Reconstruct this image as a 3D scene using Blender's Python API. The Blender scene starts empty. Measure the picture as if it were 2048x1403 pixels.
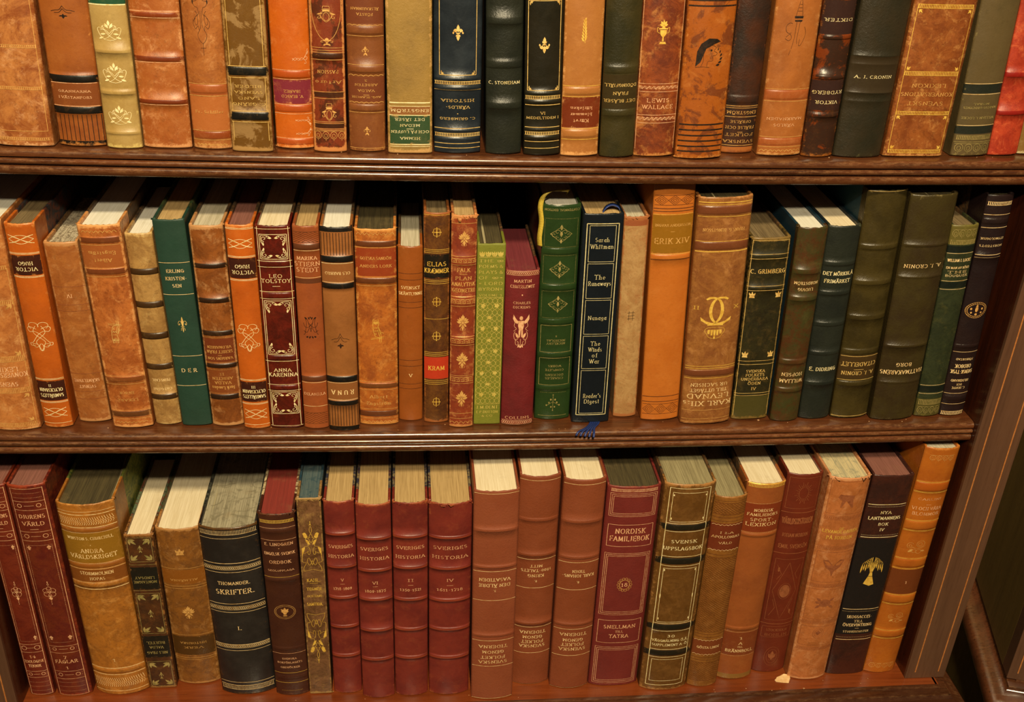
import bpy, bmesh, math, random
from mathutils import Vector, Matrix
S = bpy.context.scene
COL = S.collection
PI = math.pi
mm = .001

# ------------------------------------------------------------------ camera
cam_d = bpy.data.cameras.new('camera')
cam_d.sensor_width = 36.0
cam_d.lens = 2090.0 / 2048.0 * 36.0
cam_d.clip_start = .02
cam = bpy.data.objects.new('camera', cam_d)
COL.objects.link(cam)
right = Vector((0.99507249, -0.08947248, 0.04272496))
down = Vector((-0.00480952, -0.47396171, -0.88053232))
fwd = Vector((0.09903340, 0.87598800, -0.47205657))
mw = Matrix.Identity(4)
for i in range(3):
    mw[i][0] = right[i]; mw[i][1] = -down[i]; mw[i][2] = -fwd[i]
mw[0][3], mw[1][3], mw[2][3] = -0.0841784, -0.7445898, 0.4012481
cam.matrix_world = mw
S.camera = cam

# ------------------------------------------------------------------ view, world, light
S.view_settings.view_transform = 'Standard'
S.view_settings.look = 'None'
S.view_settings.gamma = 1.0
S.view_settings.use_curve_mapping = False
S.view_settings.exposure = 0.0
w = bpy.data.worlds.new('room_light'); S.world = w
w.use_nodes = True
w.node_tree.nodes['Background'].inputs[0].default_value = (1.0, .80, .58, 1)
w.node_tree.nodes['Background'].inputs[1].default_value = .055
ld = bpy.data.lights.new('flash', 'POINT')
ld.energy = 45.0
ld.color = (1.0, .84, .56)
ld.shadow_soft_size = .028
lo = bpy.data.objects.new('flash', ld); COL.objects.link(lo)
lo.location = (-.06, -.92, .80)
# warm ceiling lamp of the room, behind and above the viewer
cd = bpy.data.lights.new('ceiling_or_fill_lamp', 'AREA')
cd.shape = 'DISK'; cd.size = .22; cd.energy = 96.0; cd.color = (1.0, .82, .50)
co = bpy.data.objects.new('ceiling_or_fill_lamp', cd); COL.objects.link(co)
co.location = (-.12, -2.0, 2.25)
co.rotation_euler = (math.radians(43), 0, math.radians(-2))
# unseen fill light added above the gap to brighten the neighbour's side panel
gd = bpy.data.lights.new('ceiling_or_fill_lamp', 'AREA')
gd.shape = 'DISK'; gd.size = .35; gd.energy = 34.0; gd.color = (1.0, .80, .50)
go = bpy.data.objects.new('ceiling_or_fill_lamp', gd); COL.objects.link(go)
go.location = (.34, .34, 2.3)

# ------------------------------------------------------------------ helpers
def lin(h):
    h = h.lstrip('#')
    c = [int(h[i:i+2], 16) / 255 for i in (0, 2, 4)]
    return tuple((v / 12.92 if v <= .04045 else ((v + .055) / 1.055) ** 2.4) for v in c) + (1,)

lin0 = lin
def tag(o, label=None, cat=None, group=None, kind=None):
    if label: o['label'] = label
    if cat: o['category'] = cat
    if group: o['group'] = group
    if kind: o['kind'] = kind
    return o

def empty(name, loc=(0, 0, 0)):
    o = bpy.data.objects.new(name, None); COL.objects.link(o)
    o.location = loc; o.empty_display_size = .02
    return o

def mesh_obj(name, verts, faces, mats, parent=None, midx=None, smooth=False, wear_or_glint=None):
    me = bpy.data.meshes.new(name)
    me.from_pydata(verts, [], faces)
    for m in (mats if isinstance(mats, (list, tuple)) else [mats]): me.materials.append(m)
    if midx: me.polygons.foreach_set('material_index', midx)
    if smooth: me.polygons.foreach_set('use_smooth', [True] * len(me.polygons))
    if wear_or_glint is not None:
        a = me.attributes.new('wear_or_glint', 'FLOAT', 'POINT')
        a.data.foreach_set('value', wear_or_glint)
    me.update()
    o = bpy.data.objects.new(name, me); COL.objects.link(o)
    if parent: o.parent = parent
    return o

def box_vf(x0, x1, y0, y1, z0, z1):
    v = [(x0, y0, z0), (x1, y0, z0), (x1, y1, z0), (x0, y1, z0), (x0, y0, z1), (x1, y0, z1), (x1, y1, z1), (x0, y1, z1)]
    f = [(0, 3, 2, 1), (4, 5, 6, 7), (0, 1, 5, 4), (1, 2, 6, 5), (2, 3, 7, 6), (3, 0, 4, 7)]
    return v, f

def box(name, b, mat, parent=None, bev=0):
    v, f = box_vf(*b)
    o = mesh_obj(name, v, f, mat, parent)
    if bev:
        m = o.modifiers.new('bevel', 'BEVEL'); m.width = bev; m.segments = 2
    return o

# ------------------------------------------------------------------ materials
MATS = {}
class NT:
    def __init__(s, name):
        s.m = bpy.data.materials.new(name); s.m.use_nodes = True
        s.t = s.m.node_tree; s.n = s.t.nodes; s.b = s.n['Principled BSDF']
    def new(s, typ, **kw):
        n = s.n.new(typ)
        for k, v in kw.items():
            if k.startswith('i_'):
                n.inputs[int(k[2:])].default_value = v
            else: setattr(n, k, v)
        return n
    def link(s, a, b): s.t.links.new(a, b)
    def coords(s, scale=(1, 1, 1)):
        c = s.new('ShaderNodeTexCoord'); mp = s.new('ShaderNodeMapping')
        mp.inputs['Scale'].default_value = scale
        oi = s.new('ShaderNodeObjectInfo')
        ad = s.new('ShaderNodeVectorMath', operation='ADD')
        s.link(c.outputs['Object'], ad.inputs[0])
        ml = s.new('ShaderNodeMath', operation='MULTIPLY', i_1=7.31)
        s.link(oi.outputs['Random'], ml.inputs[0]); s.link(ml.outputs[0], ad.inputs[1])
        s.link(ad.outputs[0], mp.inputs['Vector'])
        return mp.outputs['Vector']
    def noise(s, vec, scale, detail=4, rough=.55, dist=0):
        n = s.new('ShaderNodeTexNoise')
        n.inputs['Scale'].default_value = scale; n.inputs['Detail'].default_value = detail
        n.inputs['Roughness'].default_value = rough; n.inputs['Distortion'].default_value = dist
        s.link(vec, n.inputs['Vector']); return n.outputs['Fac']
    def ramp(s, fac, a, b):
        r = s.new('ShaderNodeMapRange'); r.interpolation_type = 'SMOOTHSTEP'
        r.inputs['From Min'].default_value = a; r.inputs['From Max'].default_value = b
        s.link(fac, r.inputs['Value']); return r.outputs['Result']
    def mix(s, fac, a, b, mode='MIX'):
        m = s.new('ShaderNodeMix', data_type='RGBA', blend_type=mode)
        for v, k in ((fac, 0), (a, 6), (b, 7)):
            if isinstance(v, (tuple, float, int)): m.inputs[k].default_value = v
            else: s.link(v, m.inputs[k])
        return m.outputs[2]
    def math(s, op, a, b=None):
        m = s.new('ShaderNodeMath', operation=op)
        for i, v in enumerate((a, b)):
            if v is None: continue
            if isinstance(v, (float, int)): m.inputs[i].default_value = v
            else: s.link(v, m.inputs[i])
        return m.outputs[0]
    def bump(s, h, strength, dist):
        b = s.new('ShaderNodeBump'); b.inputs['Strength'].default_value = strength
        b.inputs['Distance'].default_value = dist
        s.link(h, b.inputs['Height']); s.link(b.outputs[0], s.b.inputs['Normal'])

def leather(A, B, mode='s', E='#C89058', rough=.42):
    key = ('lea', A, B, mode, E, rough)
    if key in MATS: return MATS[key]
    t = NT('leather'); vec = t.coords()
    def lin(h, q=.06):
        c = lin0(h); mx = max(c[:3]); q = q if mx == c[0] else -.08; o = [v * (v / mx) ** q * (.80 if mode == 'g' and mx < .13 else .96) for v in c[:3]]
        if c[0] == mx and .18 * mx < c[1] < .46 * mx: o[2] *= .78
        return tuple(o) + (1,)
    sc, lo_, hi, dist, det, rg = {'s': (35, .35, .75, 0, 6, .62), 'c': (52, .38, .62, .6, 10, .8), 't': (62, .50, .57, .7, 9, .66), 'g': (40, .35, .7, 0, 5, .6)}[mode]
    f = t.ramp(t.noise(vec, sc, det, rg, dist), lo_, hi)
    col = t.mix(f, lin(A), lin(B))
    dk = tuple(v * .42 for v in lin(B)[:3]) + (1,)
    # dark pits and handling stains in the skin
    st1 = t.ramp(t.noise(vec, 95, 9, .82), .55, .72)
    col = t.mix(t.math('MULTIPLY', st1, {'c': .68, 't': .40, 's': .30, 'g': .22}[mode]), col, dk)
    sp = t.ramp(t.noise(vec, 330, 6, .85), .53, .66)
    col = t.mix(t.math('MULTIPLY', sp, {'c': .50, 't': .35, 's': .20, 'g': .24}[mode]), col, dk)
    # paler rubbed patches
    sp2 = t.ramp(t.noise(vec, 85, 9, .78, .4), .50, .68)
    dim = .35 if lin0(A)[0] < .16 else 1.0
    col = t.mix(t.math('MULTIPLY', sp2, dim * {'c': .55, 't': .25, 's': .16, 'g': .10}[mode]), col, lin(E))
    # thin scratches and scuffs
    v2 = t.coords((1, 1, .25))
    sc2 = t.ramp(t.noise(v2, 230, 7, .85, 1.0), .66, .73)
    col = t.mix(t.math('MULTIPLY', sc2, dim * {'c': .5, 't': .35, 's': .2, 'g': .3}[mode]), col, lin(E))
    # worn edges follow the mesh, broken up by noise
    at = t.new('ShaderNodeAttribute', attribute_name='wear_or_glint')
    wn = t.math('ADD', at.outputs['Fac'], t.math('MULTIPLY', t.math('SUBTRACT', t.noise(vec, 170, 9, .8), .5), 1.6))
    col = t.mix(t.math('MULTIPLY', t.ramp(wn, .38, .66), .9), col, lin(E))
    t.link(col, t.b.inputs['Base Color'])
    rr = t.math('ADD', t.math('MULTIPLY', t.noise(vec, 90, 4, .6), .28), rough - .14)
    t.link(rr, t.b.inputs['Roughness'])
    t.b.inputs['Specular IOR Level'].default_value = .45
    h = t.math('ADD', t.math('MULTIPLY', t.noise(vec, 900, 3, .6), .35), t.noise(vec, 260 if mode != 'g' else 520, 4, .65))
    t.bump(h, .55 if mode == 'g' else .30, .0005)
    MATS[key] = t.m
    return t.m

def plain(name, A, rough=.5, metal=0, B=None, sc=200, bs=.15, spec=.4):
    key = (name, A, rough, metal, B, sc)
    if key in MATS: return MATS[key]
    t = NT(name); vec = t.coords()
    f = t.ramp(t.noise(vec, sc, 4, .6), .35, .7)
    t.link(t.mix(f, lin(A), lin(B or A)), t.b.inputs['Base Color'])
    t.b.inputs['Roughness'].default_value = rough; t.b.inputs['Metallic'].default_value = metal
    t.b.inputs['Specular IOR Level'].default_value = spec
    t.bump(t.noise(vec, 700, 3, .6), bs, .0004)
    MATS[key] = t.m
    return t.m

INK = {'g': ('#F2CC7C', '#C8964A', .46, .25), 'f': ('#C69358', '#96602F', .50, .12), 'l': ('#F4D49C', '#CFA060', .50, .12),
       'y': ('#F0C458', '#D09A34', .50, .25), 'k': ('#1C130D', '#3A2214', 0, 0), 'd': ('#5C3016', '#74401F', 0, 0),
       'w': ('#EADCA8', '#C8B478', .62, .2), 'o': ('#E2AC62', '#B98340', .55, .25), 'r': ('#E8B488', '#BE7E54', .6, .1),
       'b': ('#8F5232', '#7A4226', 0, 0), 'e': ('#D0B860', '#B09A3C', .6, .15), 'n': ('#A8935A', '#6F6A38', .4, .15),
       'v': ('#FBEAB8', '#DCC078', .6, .15)}
def ink(k):
    key = ('ink', k)
    if key in MATS: return MATS[key]
    A, B, wearthr, metal = INK[k]
    t = NT('gilt' if k not in 'kdb' else 'blind_tooling'); vec = t.coords()
    f = t.ramp(t.noise(vec, 260, 5, .7), .42, .70)
    t.link(t.mix(f, lin(A), lin(B)), t.b.inputs['Base Color'])
    t.b.inputs['Metallic'].default_value = metal
    t.b.inputs['Roughness'].default_value = .42
    MATS[key] = t.m
    return t.m

PAGES = {'cream': ('#ECDDBE', '#D0BB92'), 'white': ('#EDE8DC', '#D4CDB8'), 'dust': ('#A0946E', '#6A5E40'), 'grey': ('#CFC4AC', '#A09678'),
         'brown': ('#84704E', '#4C3C24'), 'dark': ('#54492C', '#2C2414'), 'red': ('#8A3228', '#702820'), 'wine': ('#8E5C50', '#6C4236'), 'speck': ('#CFC2A8', '#7A6C58'),
         'marb': ('#D8C494', '#8C8A74'), 'blue': ('#5A6664', '#25424E'), 'maroon': ('#7A2E34', '#642228'), 'tan': ('#C4A470', '#96784A'),
         'smoke': ('#AFA58A', '#6E6650')}
def pages(k):
    key = ('pg', k)
    if key in MATS: return MATS[key]
    t = NT('page_edges'); A, B = PAGES[k]
    v = t.coords((1, .02, .02))
    f = t.ramp(t.noise(v, 900, 3, .8), .32, .68)
    f2 = t.ramp(t.noise(v, 160, 2, .6), .56, .66)
    col = t.mix(t.math('MULTIPLY', f, .75), lin(A), lin(B))
    if k in ('brown', 'dark', 'dust', 'smoke'):
        gap = t.ramp(t.noise(v, 230, 2, .6), .66, .70)
        col = t.mix(t.math('MULTIPLY', gap, .8), col, lin('#B3A67E'))
    vec = t.coords()
    if k in ('speck',):
        s = t.ramp(t.noise(vec, 700, 2, .5), .5, .6); col = t.mix(s, col, lin(B))
    if k in ('marb', 'blue', 'smoke'):
        s = t.ramp(t.noise(vec, 60, 5, .6, 2.5), .52, .62); col = t.mix(t.math('MULTIPLY', s, .6), col, lin(B))
    st = t.ramp(t.noise(vec, 40, 5, .7), .55, .75)
    col = t.mix(t.math('MULTIPLY', st, .25), col, lin('#8A7048'))
    t.link(col, t.b.inputs['Base Color']); t.b.inputs['Roughness'].default_value = .7
    t.bump(t.noise(v, 1500, 2, .8), .35, .0004)
    MATS[key] = t.m
    return t.m

def marbled(A, B, C='#1E1A16'):
    key = ('mb', A, B, C)
    if key in MATS: return MATS[key]
    t = NT('marbled_paper'); vec = t.coords()
    f = t.ramp(t.noise(vec, 70, 5, .6, 3.0), .42, .58)
    col = t.mix(f, lin(A), lin(B))
    g = t.ramp(t.noise(vec, 120, 4, .6, 2.0), .56, .62)
    col = t.mix(t.math('MULTIPLY', g, .8), col, lin(C))
    t.link(col, t.b.inputs['Base Color']); t.b.inputs['Roughness'].default_value = .55
    MATS[key] = t.m
    return t.m

def wood(name, A, B, C, axis='x', rough=.32, wear_glint_col='#B98A62', coat=.0, pore=.6):
    key = (name,)
    if key in MATS: return MATS[key]
    t = NT(name)
    sc = {'x': (.06, 1, 1), 'z': (1, 1, .05), 'y': (1, .06, 1)}[axis]
    v = t.coords(sc); v2 = t.coords()
    f = t.ramp(t.noise(v, 55, 6, .65, .8), .35, .68)
    col = t.mix(f, lin(A), lin(B))
    g = t.ramp(t.noise(v, 420, 4, .75), .50, .66)
    col = t.mix(t.math('MULTIPLY', g, pore), col, lin(C))
    at = t.new('ShaderNodeAttribute', attribute_name='wear_or_glint')
    wn = t.math('MULTIPLY', at.outputs['Fac'], t.ramp(t.noise(t.coords((.35, 1, 1)), 320, 6, .8), .42, .66))
    col = t.mix(t.math('MULTIPLY', wn, .5), col, lin(wear_glint_col))  # pale ridge lines: worn wood plus highlights painted into the colour
    t.link(col, t.b.inputs['Base Color'])
    t.link(t.math('ADD', t.math('MULTIPLY', t.noise(v2, 120, 4, .6), .25), rough - .12), t.b.inputs['Roughness'])
    t.b.inputs['Specular IOR Level'].default_value = .5
    t.b.inputs['Coat Weight'].default_value = coat; t.b.inputs['Coat Roughness'].default_value = .18
    t.bump(t.noise(v, 420, 4, .75), .25, .0005)
    MATS[key] = t.m
    return t.m

# ------------------------------------------------------------------ stroke alphabet (cap height = 1)
def arc(cx, cy, rx, ry, a0, a1, n=None):
    n = n or max(3, int(abs(a1 - a0) / 26))
    return [(cx + rx * math.cos(math.radians(a0 + (a1 - a0) * i / n)), cy + ry * math.sin(math.radians(a0 + (a1 - a0) * i / n))) for i in range(n + 1)]

def G(width, *strokes):
    out = []
    for s in strokes:
        pts = []
        for tok in s.split():
            v = tok.split(',')
            if v[0] == 'a': pts += arc(*[float(q) for q in v[1:]])
            else: pts.append((float(v[0]), float(v[1])))
        out.append(pts)
    return width, out

FONT = {
 'A': G(.74, '0,0 .37,1', '.37,1 .74,0', '.15,.36 .6,.36'),
 'B': G(.6, '.08,0 .08,1', '.08,1 .3,1 a,.3,.76,.22,.24,90,-90 .08,.52', '.08,.52 .32,.52 a,.32,.26,.26,.26,90,-90 .08,0'),
 'C': G(.7, 'a,.42,.5,.38,.5,48,312'),
 'D': G(.74, '.08,0 .08,1', '.08,1 .3,1 a,.3,.5,.42,.5,90,-90 .08,0'),
 'E': G(.56, '.08,0 .08,1', '.08,1 .52,1', '.08,.52 .42,.52', '.08,0 .55,0'),
 'F': G(.54, '.08,0 .08,1', '.08,1 .52,1', '.08,.52 .42,.52'),
 'G': G(.74, 'a,.42,.5,.38,.5,50,300', '.68,.08 .68,.44', '.48,.44 .74,.44'),
 'H': G(.74, '.08,0 .08,1', '.66,0 .66,1', '.08,.52 .66,.52'),
 'I': G(.24, '.12,0 .12,1'),
 'J': G(.36, '.24,1 .24,.2 a,.08,.2,.16,.2,0,-110'),
 'K': G(.68, '.08,0 .08,1', '.08,.42 .6,1', '.26,.6 .64,0'),
 'L': G(.56, '.08,0 .08,1', '.08,0 .54,0'),
 'M': G(.88, '.08,0 .1,1', '.1,1 .44,.1', '.44,.1 .78,1', '.78,1 .8,0'),
 'N': G(.74, '.08,0 .08,1', '.08,1 .66,0', '.66,0 .66,1'),
 'O': G(.82, 'a,.41,.5,.38,.5,0,360'),
 'P': G(.58, '.08,0 .08,1', '.08,1 .3,1 a,.3,.74,.24,.26,90,-90 .08,.48'),
 'Q': G(.82, 'a,.41,.5,.38,.5,0,360', '.45,.2 .78,-.14'),
 'R': G(.64, '.08,0 .08,1', '.08,1 .3,1 a,.3,.75,.24,.25,90,-90 .08,.5', '.3,.5 .62,0'),
 'S': G(.52, 'a,.26,.75,.2,.25,40,270 a,.26,.26,.22,.25,80,-150'),
 'T': G(.66, '.33,0 .33,1', '.02,1 .64,1'),
 'U': G(.72, '.08,1 .08,.34 a,.36,.34,.28,.34,180,360 .64,.34 .64,1'),
 'V': G(.72, '0,1 .36,0', '.36,0 .72,1'),
 'W': G(1.0, '0,1 .28,0', '.28,0 .5,1', '.5,1 .72,0', '.72,0 1,1'),
 'X': G(.7, '.02,1 .66,0', '.64,1 .04,0'),
 'Y': G(.68, '0,1 .34,.5', '.68,1 .34,.5', '.34,.5 .34,0'),
 'Z': G(.62, '.04,1 .56,1 .04,0 .58,0'),
 'Ø': G(.82, 'a,.41,.5,.38,.5,0,360', '.1,-.05 .72,1.05'),
 'Æ': G(.95, '0,0 .45,1', '.45,1 .45,0', '.45,1 .9,1', '.15,.36 .8,.5', '.45,0 .93,0'),
 '0': G(.56, 'a,.28,.42,.24,.42,0,360'), '1': G(.3, '.15,0 .15,.85', '.04,.72 .15,.85'),
 '2': G(.5, 'a,.25,.66,.2,.2,160,-40 .05,0 .48,0'), '3': G(.5, 'a,.22,.7,.18,.17,150,-80', 'a,.22,.3,.22,.3,80,-150'),
 '4': G(.54, '.4,0 .4,.9 .04,.28 .52,.28'), '5': G(.5, '.44,.92 .14,.92 .1,.55 a,.24,.3,.22,.3,110,-150'),
 '6': G(.52, 'a,.27,.3,.22,.3,0,360', '.06,.36 .18,.75 .4,1'), '7': G(.5, '.04,.92 .48,.92 .18,0'),
 '8': G(.52, 'a,.26,.76,.17,.2,0,360', 'a,.26,.3,.22,.28,0,360'), '9': G(.52, 'a,.26,.6,.21,.28,0,360', '.46,.52 .36,.2 .14,0'),
 '.': G(.2, '.1,.0 .1,.1'), ',': G(.2, '.12,.08 .06,-.12'), '-': G(.4, '.06,.42 .34,.42'), "'": G(.16, '.1,1 .06,.78'),
 ':': G(.2, '.1,.0 .1,.1', '.1,.45 .1,.55'), '&': G(.74, '.7,0 a,.28,.8,.14,.18,200,-30 a,.28,.26,.24,.26,120,330 .66,.46'), '?': G(.4, '.1,.5 .3,.5'),
 '*': G(.5, 'a,.25,.5,.12,.12,0,360', '.0,.5 .5,.5'),
 '~': G(1.0, 'a,.25,.5,.22,.22,0,360', 'a,.75,.5,.22,.22,0,360', '.1,.1 .9,.1'),
 'a': G(.48, 'a,.22,.28,.2,.28,0,360', '.42,.6 .42,0'), 'b': G(.5, '.07,0 .07,1', 'a,.27,.3,.2,.29,0,360'),
 'c': G(.44, 'a,.25,.3,.2,.3,50,310'), 'd': G(.52, '.44,0 .44,1', 'a,.24,.3,.2,.29,0,360'),
 'e': G(.46, '.06,.32 .42,.32 a,.24,.3,.2,.3,0,310'), 'f': G(.32, '.14,0 .14,.8 a,.26,.82,.12,.16,180,60', '.02,.6 .28,.6'),
 'g': G(.48, 'a,.23,.32,.19,.26,0,360', '.42,.58 .42,-.12 a,.24,-.12,.18,.16,0,-150'), 'h': G(.52, '.07,0 .07,1', '.07,.4 a,.25,.38,.18,.22,150,0 .43,0'),
 'i': G(.2, '.1,0 .1,.6', '.1,.78 .1,.86'), 'j': G(.2, '.12,.6 .12,-.15'), 'k': G(.48, '.07,0 .07,1', '.07,.25 .42,.6', '.2,.38 .46,0'),
 'l': G(.18, '.09,0 .09,1'), 'm': G(.78, '.07,0 .07,.6', '.07,.4 a,.22,.38,.15,.22,150,0 .37,0', '.37,.4 a,.53,.38,.16,.22,150,0 .69,0'),
 'n': G(.52, '.07,0 .07,.6', '.07,.4 a,.25,.38,.18,.22,150,0 .43,0'), 'o': G(.5, 'a,.25,.3,.21,.3,0,360'),
 'p': G(.5, '.07,-.3 .07,.6', 'a,.27,.3,.2,.29,0,360'), 'q': G(.5, '.43,-.3 .43,.6', 'a,.23,.3,.2,.29,0,360'),
 'r': G(.36, '.07,0 .07,.6', '.07,.38 a,.24,.42,.16,.18,160,50'), 's': G(.38, 'a,.19,.45,.14,.15,40,270 a,.19,.16,.15,.16,80,-150'),
 't': G(.34, '.14,.85 .14,.12 a,.24,.12,.1,.12,180,290', '.02,.6 .3,.6'), 'u': G(.52, '.07,.6 .07,.24 a,.25,.24,.18,.24,180,350', '.43,.6 .43,0'),
 'v': G(.46, '.02,.6 .23,0', '.23,0 .44,.6'), 'w': G(.7, '.02,.6 .2,0', '.2,0 .35,.6', '.35,.6 .5,0', '.5,0 .68,.6'),
 'x': G(.44, '.04,.6 .4,0', '.4,.6 .04,0'), 'y': G(.46, '.02,.6 .24,0', '.44,.6 .14,-.3'), 'z': G(.42, '.04,.6 .38,.6 .04,0 .4,0'),
}
ACC = {'Å': ('A', 'o', 1.0), 'Ä': ('A', ':', 1.0), 'Ö': ('O', ':', 1.0), 'å': ('a', 'o', .62), 'ä': ('a', ':', .62), 'ö': ('o', ':', .62), 'É': ('E', '/', 1.0), 'Ñ': ('N', '~', 1.0)}
def glyph(c):
    if c in FONT: return FONT[c]
    if c in ACC:
        b, a, t = ACC[c]; wd, st = FONT[b]; st = list(st); m = wd / 2
        if a == 'o': st.append(arc(m, t + .17, .09, .09, 0, 360))
        elif a == ':': st += [[(m - .17, t + .12), (m - .17, t + .21)], [(m + .17, t + .12), (m + .17, t + .21)]]
        elif a == '/': st.append([(m - .05, t + .08), (m + .1, t + .24)])
        else: st.append([(m - .2, t + .12), (m - .07, t + .2), (m + .07, t + .12), (m + .2, t + .2)])
        return wd, st
    return .35, []
SPACE = .38

def text_strokes(txt, width, h, serif=True, spacing=.25):
    """Strokes of one centred line, fitted to `width` x `h`; returns [(pts, serif?)] around (0, 0) = centre of the line."""
    x = 0; out = []
    gl = []
    for c in txt:
        if c == ' ': x += SPACE; continue
        wd, st = glyph(c); gl.append((x, wd, st)); x += wd + spacing
    tot = max(x - spacing, .2)
    sx = width / tot
    for x0, wd, st in gl:
        ends = []
        for p in st: ends += [p[0], p[-1]]
        for p in st:
            out.append([((q[0] + x0 - tot / 2) * sx, (q[1] - .5) * h) for q in p])
            if not serif: continue
            for a, b in ((p[0], p[1]), (p[-1], p[-2])):
                if sum(1 for e in ends if abs(e[0] - a[0]) < .04 and abs(e[1] - a[1]) < .04) > 1: continue
                dx, dy = a[0] - b[0], a[1] - b[1]; L = math.hypot(dx, dy)
                if L < 1e-6: continue
                if abs(dy) / L > .6 and (a[1] < .02 or a[1] > .58) and len(p) < 9:
                    out.append([((a[0] + x0 - tot / 2 + s * .17) * sx, (a[1] - .5) * h) for s in (-1, 1)])
                elif abs(dx) / L > .9 and wd > .4:
                    out.append([((a[0] + x0 - tot / 2) * sx, (a[1] - .5 + s * .12) * h) for s in (-1, 1)])
    return out

# ------------------------------------------------------------------ ornaments in a box -1..1 x -1..1 : ('s', pts) stroke, ('f', pts) filled
def spiral(cx, cy, r, a0, turns, sgn=1, n=12, r1=.15):
    return [(cx + r * (1 - (1 - r1) * i / n) * math.cos(math.radians(a0 + sgn * 360 * turns * i / n)),
             cy + r * (1 - (1 - r1) * i / n) * math.sin(math.radians(a0 + sgn * 360 * turns * i / n))) for i in range(n + 1)]
def mir(items):
    return items + [(k, [(-x, y) for x, y in p]) for k, p in items]
def leaf(x0, y0, x1, y1, wd=.25):
    dx, dy = x1 - x0, y1 - y0
    q = []
    for i in range(7):
        t = i / 6; s = math.sin(PI * t) * wd
        q.append((x0 + dx * t - dy * s, y0 + dy * t + dx * s))
    for i in range(5, 0, -1):
        t = i / 6; s = math.sin(PI * t) * wd
        q.append((x0 + dx * t + dy * s, y0 + dy * t - dx * s))
    return ('f', q)
def disc(x, y, r, ry=None):
    return ('f', arc(x, y, r, ry or r, 0, 330, 9))
def st(*p): return ('l', list(p))
def O_fleur():
    return [leaf(0, .05, 0, 1, .28), leaf(0, -.1, 0, -1, .3), ('f', [(-.35, 0), (.35, 0), (.3, -.14), (-.3, -.14)])] + \
        mir([('s', spiral(.62, .12, .34, 200, .8, -1)), leaf(.1, .25, .8, .3, .3), disc(.82, -.02, .14), leaf(.05, -.25, .42, -.45, .3)])
def O_lily():
    return [leaf(0, -.2, 0, 1, .2), leaf(0, -.25, 0, -1, .16), st((-.4, -.22), (.4, -.22))] + \
        mir([('s', [(.08, -.2), (.3, .35), (.65, .45), (.9, .2), (.8, -.05), (.62, .05)]), ('s', [(.1, -.3), (.35, -.5), (.4, -.75)]), disc(.62, .06, .1)])
def O_urn():
    return [('f', [(-.5, .15), (.5, .15), (.42, -.2), (.1, -.42), (-.1, -.42), (-.42, -.2)]), ('f', [(-.65, .3), (.65, .3), (.65, .2), (-.65, .2)]),
            ('f', [(-.1, -.42), (.1, -.42), (.12, -.75), (-.12, -.75)]), ('f', [(-.4, -.8), (.4, -.8), (.5, -.97), (-.5, -.97)]), ('f', [(-.25, .3), (.25, .3), (.18, .5), (-.18, .5)]),
            leaf(0, .5, 0, 1, .25)] + mir([leaf(.05, .5, .45, .85, .25), leaf(.1, .5, .6, .6, .2), ('s', [(.45, -.1), (.85, 0), (.9, .35), (.65, .3)]), ('s', [(.18, .14), (.14, -.3)]), ('s', [(.34, .14), (.28, -.22)])])
def O_acanth():
    return [leaf(0, .45, 0, 1, .2)] + mir([('s', [(0, -.95), (.4, -.85), (.75, -.5), (.95, .1), (.8, .3), (.62, .15)]), ('s', spiral(.35, .35, .3, 270, .8)), ('s', [(0, -.3), (.35, .1), (.7, .05)]),
        ('s', [(-.5, -.85), (-.1, -.6), (.3, -.1), (.5, .45)]), leaf(.05, .2, .32, .72, .18), leaf(.3, -.3, .75, -.35, .2), leaf(.5, -.6, .9, -.8, .2)])
def O_sprig():
    return [leaf(0, .2, 0, 1, .3), disc(0, -.05, .16), leaf(0, -.2, 0, -.75, .25)] + mir([('s', spiral(.5, 0, .38, 180, .9, -1)), leaf(.12, .2, .45, .5, .25), leaf(.1, -.35, .4, -.95, .2)])
def O_quat():
    o = []
    for k in range(4):
        a = PI / 4 + k * PI / 2
        o.append(('s', arc(.48 * math.cos(a), .48 * math.sin(a), .38, .38, 0, 360, 9)))
        a = k * PI / 2
        o.append(disc(.85 * math.cos(a), .85 * math.sin(a), .13))
    return o + [disc(0, 0, .18)]
def O_rosette():
    o = [leaf(0, .15, 0, 1, .22), leaf(0, -.15, 0, -1, .2), disc(0, 0, .16)]
    return o + mir([leaf(.1, .1, .6, .6, .22), leaf(.15, 0, 1, .1, .18), leaf(.1, -.1, .6, -.5, .22), leaf(.1, .3, .25, .8, .2), leaf(.4, .2, .9, .4, .2), ('s', [(.1, -.4), (.4, -.8), (.2, -.9)])])
def O_arab():
    o = [leaf(0, .4, 0, 1, .22), leaf(0, -.5, 0, -1, .2), leaf(0, -.3, 0, .3, .22)]
    return o + mir([('s', spiral(.35, .2, .28, 180, 1.0, -1)), ('s', spiral(.66, -.08, .28, 200, 1.0)), ('s', spiral(.3, -.4, .24, 180, 1.0)), ('s', [(0, .75), (.3, .55), (.6, .3), (.95, 0), (.6, -.35), (.3, -.65), (0, -.85)]), disc(.95, 0, .07)])
def O_tree():
    return [st((0, -.9), (0, .9)), disc(0, .9, .1), disc(0, -.9, .08)] + mir([disc(.3, .35, .12), disc(.55, 0, .12), disc(.9, -.3, .1), ('s', [(0, .1), (.4, -.1), (.9, -.35)]), disc(.25, -.5, .1)])
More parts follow.
